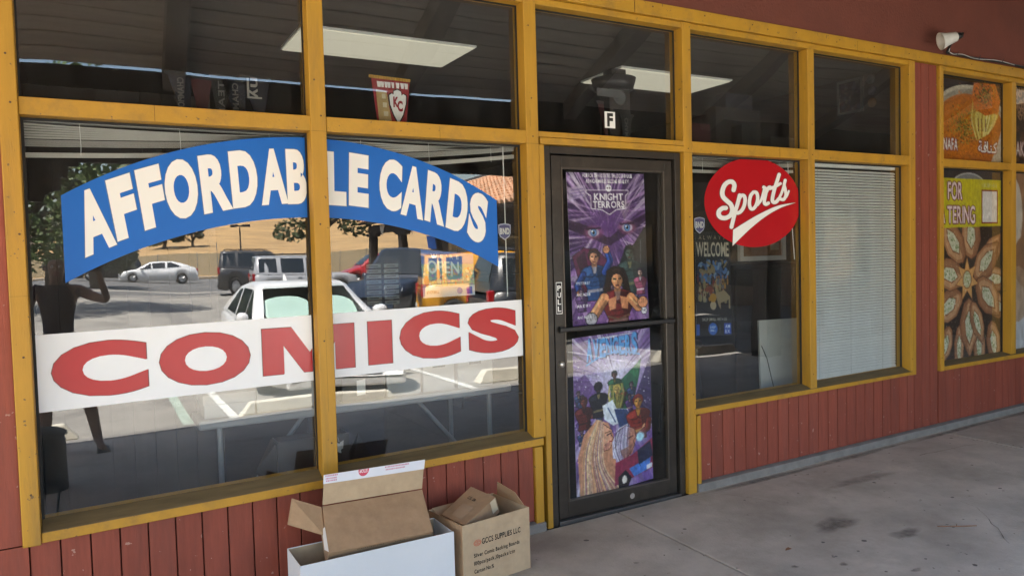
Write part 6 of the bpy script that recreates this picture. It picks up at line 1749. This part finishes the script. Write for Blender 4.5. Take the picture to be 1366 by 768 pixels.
# dry hill
mb = MB()
for y in HY:
    for x in HX: mb.v.append((x, y, hill_z(x, y)))
nx = len(HX)
for i in range(len(HY) - 1):
    for k in range(nx - 1): mb.f.append((i * nx + k, (i + 1) * nx + k, (i + 1) * nx + k + 1, i * nx + k + 1))
GRASS = mat('dry_grass_hill', (.41, .262, .115), .95, .35, .5, stretch=(.35, 1, 1), dirt=(.28, .20, .10), dirt_amt=.8, dirt_scale=.09)
obj('hill', mb, GRASS, None, True, kind='structure')
sc_ = MB(); r_ = random.Random(12)
for _ in range(420):
    y = -r_.uniform(140, 420); x = r_.uniform(-.35, .9) * -y + r_.uniform(-60, 60); z = hill_z(x, y); q = r_.uniform(.4, 1.5)
    for k in range(5):
        a, b = r_.uniform(-1, 1) * q, r_.uniform(-1, 1) * q; s_ = q * r_.uniform(.3, .6)
        n0 = len(sc_.v); sc_.add([(x + a - s_, y + b, z), (x + a, y + b - s_, z), (x + a + s_, y + b, z), (x + a, y + b + s_, z), (x + a, y + b, z + s_ * 1.3)], [(0, 1, 4), (1, 2, 4), (2, 3, 4), (3, 0, 4)])
tag(obj('hill_scrub', sc_, LB, None, kind='stuff'), 'scattered low dark scrub on the dry hill', 'scrub')
# fence along the street
TAN_ = mat('tan_fence_screen', (.60, .46, .27), .9, .10, 1.5, rand=.04)
fe = thing('street_fence', 'long tan screened fence with posts along the far side of the street', 'fence', (10, -76.4, 0))
for k in range(34):
    x0 = -30 + k * 3.0; z0 = gz(-60) + .12
    obj('fence_panel', MB().box(x0 + .05, x0 + 2.95, -76.42, -76.38, z0 + .06, z0 + 1.95), TAN_, fe)
    obj('post', MB().tube([(x0, -76.4, z0 - .1), (x0, -76.4, z0 + 2.05)], .04, 6), GREYM, fe)
# parking lamp with two heads, street sign posts
lampp = thing('street_lamp', 'dark parking lot lamp with two box heads on one post', 'lamp', (12.7, -69.0, .2))
obj('post', MB().tube([(12.7, -69, .15), (12.7, -69, 4.62)], [.10, .07], 8), TRIM, lampp)
obj('cross_arm', MB().box(11.75, 13.65, -69.05, -68.95, 4.62, 4.72), TRIM, lampp)
for s in (-1, 1): obj('lamp_head', MB().box(12.7 + s * .62 - .38, 12.7 + s * .62 + .38, -69.22, -68.78, 4.56, 4.80), TRIM, lampp, bevel=.03)
sg = thing('sign_post', 'thin post with a small white sign beside the street', 'sign', (10.6, -71, .2))
obj('post', MB().tube([(10.6, -72.6, .1), (10.6, -72.6, 3.2)], .035, 6), GREYM, sg)
obj('sign_plate', MB().box(10.85, 11.9, -72.62, -72.58, .5, 1.2), WHITE, sg)

# arcade wing on the right with a tiled roof
TILE = mat('clay_roof_tile', (.62, .36, .21), .85, .18, 3, .3, 40, rand=.28)
STUC = mat('brown_stucco', (.15, .10, .075), .9, .12, 2, .5, 40)
wing = thing('arcade_building', 'single storey arcade wing with a clay tiled roof on the right of the car park', 'building', (14, -20, 0))
WY0, WY1, WX = -31, -4.95, 11.9
obj('back_wall', MB().box(15.2, 15.5, WY0, WY1, -.2, 4.2), STUC, wing)
for k in range(6):
    y = WY0 + 1.5 + k * 4.2
    obj('shop_window', MB().box(15.12, 15.19, y, y + 2.6, .6, 2.4), AUTOG, wing)
wr_ = MB().box(WX, 15.2, WY0, WY1, -.5, .05)
obj('arcade_floor', wr_, CURBM, wing)
def zr_(x): return 3.12 + .42 * (x - (WX - .5))
obj('roof_deck', MB().hexa([(WX - .45, WY0 - .4, zr_(WX - .45) - .12), (16.5, WY0 - .4, zr_(16.5) - .12), (16.5, WY1 + .4, zr_(16.5) - .12), (WX - .45, WY1 + .4, zr_(WX - .45) - .12),
                            (WX - .45, WY0 - .4, zr_(WX - .45)), (16.5, WY0 - .4, zr_(16.5)), (16.5, WY1 + .4, zr_(16.5)), (WX - .45, WY1 + .4, zr_(WX - .45))]), FASCIA, wing)
obj('eave_beam', MB().box(WX - .1, WX + .15, WY0, WY1, 2.55, 2.98), FASCIA, wing, bevel=.01)
for k in range(8):
    y = WY0 + .3 + k * 3.55
    c_ = obj('column', MB().box(WX - .12, WX + .18, y - .16, y + .16, -.2, 2.55), FASCIA, wing, bevel=.01)
    obj('corbel', MB().hexa([(WX - .1, y - .50, 2.40), (WX + .16, y - .50, 2.40), (WX + .16, y + .50, 2.40), (WX - .1, y + .50, 2.40), (WX - .1, y - .75, 2.549), (WX + .16, y - .75, 2.549), (WX + .16, y + .75, 2.549), (WX - .1, y + .75, 2.549)]), FASCIA, c_)
    pnn = MB().add([(WX - .13, y + 1.2, 2.95), (WX - .13, y + 1.9, 2.95), (WX - .13, y + 1.55, 2.35), (WX - .12, y + 1.2, 2.95), (WX - .12, y + 1.9, 2.95), (WX - .12, y + 1.55, 2.35)], [(0, 2, 1), (3, 4, 5), (0, 1, 4, 3), (1, 2, 5, 4), (2, 0, 3, 5)])
    if k < 7: tag(obj('bunting_flag', pnn, mat('cream_bunting', (.6, .52, .42), .8)), 'cream triangular flag on the arcade beam, ' + ('farthest from', 'second farthest from', 'third farthest from', 'midway along and far from', 'third from', 'second from', 'next to')[k] + ' the shop', 'flag', 'cream flags along the arcade')
# clay tiles: one barrel tile mesh shared by every piece
tm = MB(); N4 = 5
for i in range(2):
    for k in range(N4):
        a = math.pi * k / (N4 - 1); rr_ = .128 - .020 * i
        tm.v.append((i * .46, -rr_ * math.cos(a), rr_ * math.sin(a) * 1.05 + .006 + .05 * (1 - i)))
for k in range(N4 - 1): tm.f.append((k, k + 1, N4 + k + 1, N4 + k))
tm.f.append((0, 1, 2, 3, 4))
tme = tm.mesh('roof_tile', TILE, True)
allt = MB(); cnt = 0
sl = math.atan(.42)
R_ = Matrix.Rotation(-sl, 4, 'Y')
y = WY1 + .35; rows = []
while y > WY0 - .4: rows.append(y); y -= .36
for j, y in enumerate(rows):
    for i in range(11):
        x = WX - .50 + i * .385 * math.cos(sl)
        p = Vector((x, y + rng.normal(0, .006), zr_(x) + .012))
        if cnt < 300 and -25 < y < -12 and i < 8:
            o = link('roof_tile', tme, wing)
            o.matrix_basis = Matrix.Translation(p) @ R_ @ Matrix.Rotation(rng.normal(0, .02), 4, 'Z'); o.matrix_parent_inverse = root_inv(wing); cnt += 1
        else:
            allt.add([(Matrix.Translation(p) @ R_) @ Vector(v) for v in tm.v], tm.f)
obj('roof_tile_field', allt, TILE, wing, True, kind='stuff')
obj('added_shade_canopy', MB().box(7.5, 12.29, -8.6, -3.80, 2.62, 2.95), FASCIA, wing, bevel=.02)  # unseen canopy with two columns, added to darken the corner mirrored in the panes
for cx_, cy_ in ((7.6, -8.5), (7.6, -5.2)): obj('column', MB().box(cx_, cx_ + .2, cy_, cy_ + .2, -.3, 2.62), FASCIA, wing, bevel=.01)
obj('corner_wall', MB().box(12.3, 12.5, -4.93, -.02, -.3, 3.6), STUC, wing)
# blue sign post near the columns
bs = thing('sign_post', 'blue sign on a thin post in front of the arcade columns', 'sign', (11.0, -22, 0))
obj('post', MB().tube([(11.0, -22, -.2), (11.0, -22, 2.3)], .03, 6), GREYM, bs)
obj('sign_plate', MB().box(10.84, 11.16, -21.96, -21.93, 1.8, 2.28), mat('blue_sign', (.05, .14, .45), .5), bs)
# small dark bin on the walkway
bn = thing('ash_bin', 'dark round ash bin standing on the walkway in front of the left pane', 'bin', (-.34, -2.72, wz(-.34, -2.72)))
zb_ = wz(-.34, -2.72)
obj('bin_body', MB().lathe([(0, .001), (.15, .001), (.155, .36), (.14, .40), (0, .40)], (-.34, -2.72, zb_), (0, 0, 1), 24), TRIM, bn, True)
obj('lid', MB().lathe([(.165, .401), (.165, .425), (.12, .45), (0, .455)], (-.34, -2.72, zb_), (0, 0, 1), 24), TRIM, bn, True)

# ================================================================== the person taking the picture (mirrored in the left pane)
def grow(name, nodes, edges, m, parent, levels=2):
    """one continuous surface grown over a skeleton: nodes = {key: (x, y, z, rx, ry)}"""
    keys = list(nodes); ix = {k: i for i, k in enumerate(keys)}
    me = bpy.data.meshes.new(name + '_skeleton')
    me.from_pydata([nodes[k][:3] for k in keys], [(ix[a], ix[b]) for a, b in edges], [])
    o = bpy.data.objects.new(name, me); COL.objects.link(o)
    md = o.modifiers.new('Skin', 'SKIN'); md.use_smooth_shade = True
    if not me.skin_vertices:
        b = bmesh.new(); b.from_mesh(me); b.verts.layers.skin.verify(); b.to_mesh(me); b.free()
    for k in keys:
        sv = me.skin_vertices[0].data[ix[k]]
        sv.radius = (nodes[k][3], nodes[k][4] if len(nodes[k]) > 4 else nodes[k][3]); sv.use_root = False
    me.skin_vertices[0].data[0].use_root = True
    ms = o.modifiers.new('Subd', 'SUBSURF'); ms.levels = levels; ms.render_levels = levels
    dg = bpy.context.evaluated_depsgraph_get(); dg.update()
    em_ = bpy.data.meshes.new_from_object(o.evaluated_get(dg)); em_.name = name
    bpy.data.objects.remove(o)
    em_.materials.clear(); em_.materials.append(m)
    em_.polygons.foreach_set('use_smooth', [True] * len(em_.polygons))
    return link(name, em_, parent)
SKIN = mat('skin', (.23, .125, .085), .55, .06, 8)
SHIRT = mat('dark_purple_shirt', (.03, .016, .028), .9, .15, 14)
SHORT = mat('black_shorts', (.02, .02, .023), .9, .15, 14)
HAIR = mat('dark_hair', (.02, .014, .011), .5, .2, 30, stretch=(6, 6, .6))
px_, py_ = -.25, -3.99
pz = wz(px_, py_)
per = thing('person', 'person in dark purple top and black shorts holding up a phone outside', 'person', (px_, py_, pz))
nd = {'pelvis': (px_, py_, .86, .125, .10), 'waist': (px_, py_ + .005, 1.00, .105, .085), 'ribs': (px_, py_ + .01, 1.14, .12, .09), 'chest': (px_, py_ + .01, 1.26, .125, .095), 'collar': (px_, py_ + .01, 1.345, .062, .055),
      'neck': (px_, py_ + .02, 1.395, .046, .05), 'jaw': (px_ + .004, py_ + .055, 1.455, .060, .066), 'skull': (px_ + .004, py_ + .045, 1.535, .076, .088), 'crown_': (px_ + .004, py_ + .035, 1.590, .055, .066)}
ed = [('pelvis', 'waist'), ('waist', 'ribs'), ('ribs', 'chest'), ('chest', 'collar'), ('collar', 'neck'), ('neck', 'jaw'), ('jaw', 'skull'), ('skull', 'crown_')]
def limb(pre, root, pts):
    prev = root
    for i, p in enumerate(pts):
        nd[pre + str(i)] = p; ed.append((prev, pre + str(i))); prev = pre + str(i)
    return prev
limb('rleg', 'pelvis', [(px_ + .085, py_, .78, .085), (px_ + .13, py_ + .01, .62, .082), (px_ + .18, py_ + .015, .43, .060), (px_ + .22, py_ - .015, .27, .058), (px_ + .265, py_ - .01, pz + .085, .040), (px_ + .285, py_ + .07, pz + .040, .036, .030), (px_ + .31, py_ + .15, pz + .032, .034, .022)])
limb('lleg', 'pelvis', [(px_ - .085, py_, .78, .085), (px_ - .10, py_ + .01, .62, .082), (px_ - .105, py_ + .015, .43, .060), (px_ - .11, py_ - .015, .27, .058), (px_ - .115, py_ - .01, pz + .085, .040), (px_ - .125, py_ + .07, pz + .040, .036, .030), (px_ - .14, py_ + .15, pz + .032, .034, .022)])
rp = limb('rarm', 'chest', [(px_ + .155, py_ + .0, 1.315, .058), (px_ + .26, py_ + .05, 1.255, .045), (px_ + .385, py_ + .115, 1.225, .037), (px_ + .345, py_ + .215, 1.36, .032), (px_ + .322, py_ + .285, 1.47, .023, .021)])
lp_ = limb('larm', 'chest', [(px_ - .155, py_ + .0, 1.315, .058), (px_ - .205, py_ + .0, 1.20, .047), (px_ - .235, py_ - .01, 1.06, .038), (px_ - .245, py_ + .04, .93, .032), (px_ - .245, py_ + .07, .84, .023, .021)])
def hand(pre, wrist, palm, up, side, curl):
    """palm with four unequal fingers that curl round the phone edge and a thumb from the palm's side"""
    nd[pre + 'palm'] = (*palm, .024, .017); ed.append((wrist, pre + 'palm'))
    up, side, curl = Vector(up).normalized(), Vector(side).normalized(), Vector(curl).normalized()
    pv = Vector(palm)
    for k, (s, l) in enumerate(((-.024, .058), (-.008, .070), (.009, .066), (.024, .052))):
        b = pv + up * .034 + side * s; c = b + up * l * .45 + curl * l * .10; d = c + up * l * .26 + curl * l * .40
        for q, (p, r_) in enumerate(((b, .0092), (c, .0085), (d, .0075))):
            nd[pre + 'f%d%d' % (k, q)] = (*p, r_); ed.append((pre + 'palm' if q == 0 else pre + 'f%d%d' % (k, q - 1), pre + 'f%d%d' % (k, q)))
    b = pv - side * .026 + up * .004; c = b - side * .020 + up * .026 + curl * .012; d = c + up * .026 + curl * .012
    for q, (p, r_) in enumerate(((b, .0105), (c, .0095), (d, .008))):
        nd[pre + 't%d' % q] = (*p, r_); ed.append((pre + 'palm' if q == 0 else pre + 't%d' % (q - 1), pre + 't%d' % q))
hand('rh', rp, (px_ + .315, py_ + .318, 1.515), (-.45, .25, .85), (.85, .2, .45), (-.7, .2, -.4))
hand('lh', lp_, (px_ - .245, py_ + .085, .79), (0, .25, -.97), (0, .97, .25), (.8, .2, -.1))
bd = grow('body', nd, ed, SKIN, per)
tn = {'a': (px_, py_, .87, .132, .108), 'b': (px_, py_ + .005, 1.0, .114, .094), 'c': (px_, py_ + .01, 1.14, .129, .100), 'd': (px_, py_ + .01, 1.265, .133, .104), 'e': (px_, py_ + .008, 1.335, .085, .07),
      'f': (px_ + .135, py_ + .0, 1.318, .066), 'g': (px_ + .21, py_ + .025, 1.285, .058), 'h': (px_ - .135, py_ + .0, 1.318, .066), 'i': (px_ - .185, py_ + .04, 1.245, .056)}
grow('shirt', tn, [('a', 'b'), ('b', 'c'), ('c', 'd'), ('d', 'e'), ('d', 'f'), ('f', 'g'), ('d', 'h'), ('h', 'i')], SHIRT, per)
grow('shorts', {'a': (px_, py_, .845, .140, .114), 'b': (px_ + .088, py_, .76, .096), 'c': (px_ + .128, py_ + .01, .60, .092), 'd': (px_ - .088, py_, .76, .096), 'e': (px_ - .100, py_ + .01, .60, .092), 'z': (px_, py_, .93, .122, .1)},
     [('a', 'b'), ('b', 'c'), ('a', 'd'), ('d', 'e'), ('a', 'z')], SHORT, per)
grow('hair', {'a': (px_ + .004, py_ + .015, 1.585, .088, .088), 'b': (px_ + .004, py_ - .03, 1.50, .088, .06), 'c': (px_ + .004, py_ - .045, 1.40, .10, .05), 'd': (px_ + .004, py_ - .05, 1.28, .085, .04), 'l': (px_ - .075, py_ + .0, 1.47, .03, .05), 'r': (px_ + .083, py_ + .0, 1.47, .03, .05)},
     [('a', 'b'), ('b', 'c'), ('c', 'd'), ('a', 'l'), ('a', 'r')], HAIR, per)
hy = py_ + .045 + .082
for s in (-1, 1):
    obj('eye', MB().lathe([(0, .010), (.008, .008), (.012, .0), (.008, -.008)], (px_ + .004 + s * .029, hy + .004, 1.520), (0, 1, 0), 12), WHITE, per, True)
    obj('iris', MB().lathe([(0, .002), (.0055, .001), (.006, 0)], (px_ + .004 + s * .029, hy + .0135, 1.520), (0, 1, 0), 10), INK, per, True)
    obj('ear', MB().lathe([(0, .012), (.012, .010), (.02, .004), (.022, 0)], (px_ + .004 + s * .074, py_ + .045, 1.505), (s, -.2, 0), 12), SKIN, per, True)
obj('nose', MB().hexa([(px_ - .010, hy - .012, 1.478), (px_ + .018, hy - .012, 1.478), (px_ + .010, hy - .012, 1.525), (px_ - .002, hy - .012, 1.525), (px_ - .003, hy + .014, 1.480), (px_ + .011, hy + .014, 1.480), (px_ + .007, hy + .003, 1.520), (px_ + .001, hy + .003, 1.520)]), SKIN, per, True)
obj('mouth', MB().lathe([(0, .006), (.018, .003), (.022, 0)], (px_ + .004, hy - .004, 1.455), (0, 1, -.1), 12), mat('lips', (.28, .09, .08), .5), per, True)
for sx, (fx, fy) in ((1, (px_ + .298, py_ + .075)), (-1, (px_ - .132, py_ + .075))):
    obj('sandal', MB().hexa([(fx - .045, fy - .11, pz + .002), (fx + .045, fy - .11, pz + .002), (fx + .055, fy + .13, pz + .002), (fx - .045, fy + .13, pz + .002), (fx - .045, fy - .11, pz + .018), (fx + .045, fy - .11, pz + .018), (fx + .055, fy + .13, pz + .018), (fx - .045, fy + .13, pz + .018)]), INK, per, bevel=.006)
# phone held behind the lens
ph = thing('phone', 'dark phone held up sideways by the person', 'phone', tuple(Vector((0, -3.6, 1.5284)) - _f * .012))
C0_ = Vector((0, -3.6, 1.52836)) - _f * .012
def hb(x0, x1, y0, y1, d0, d1):
    q = lambda a, b, d: C0_ + _r * a + _u * b - _f * d
    return MB().hexa([q(x0, y0, d0), q(x1, y0, d0), q(x1, y0, d1), q(x0, y0, d1), q(x0, y1, d0), q(x1, y1, d0), q(x1, y1, d1), q(x0, y1, d1)])
obj('phone_body', hb(-.024, .130, -.054, .020, .0, .009), BLACKP, ph, bevel=.003)
obj('lens_bar', hb(-.014, .008, -.050, .016, -.002, -.0002), GASKET, ph)
obj('screen', hb(-.020, .126, -.050, .016, .0092, .0098), AUTOG, ph)
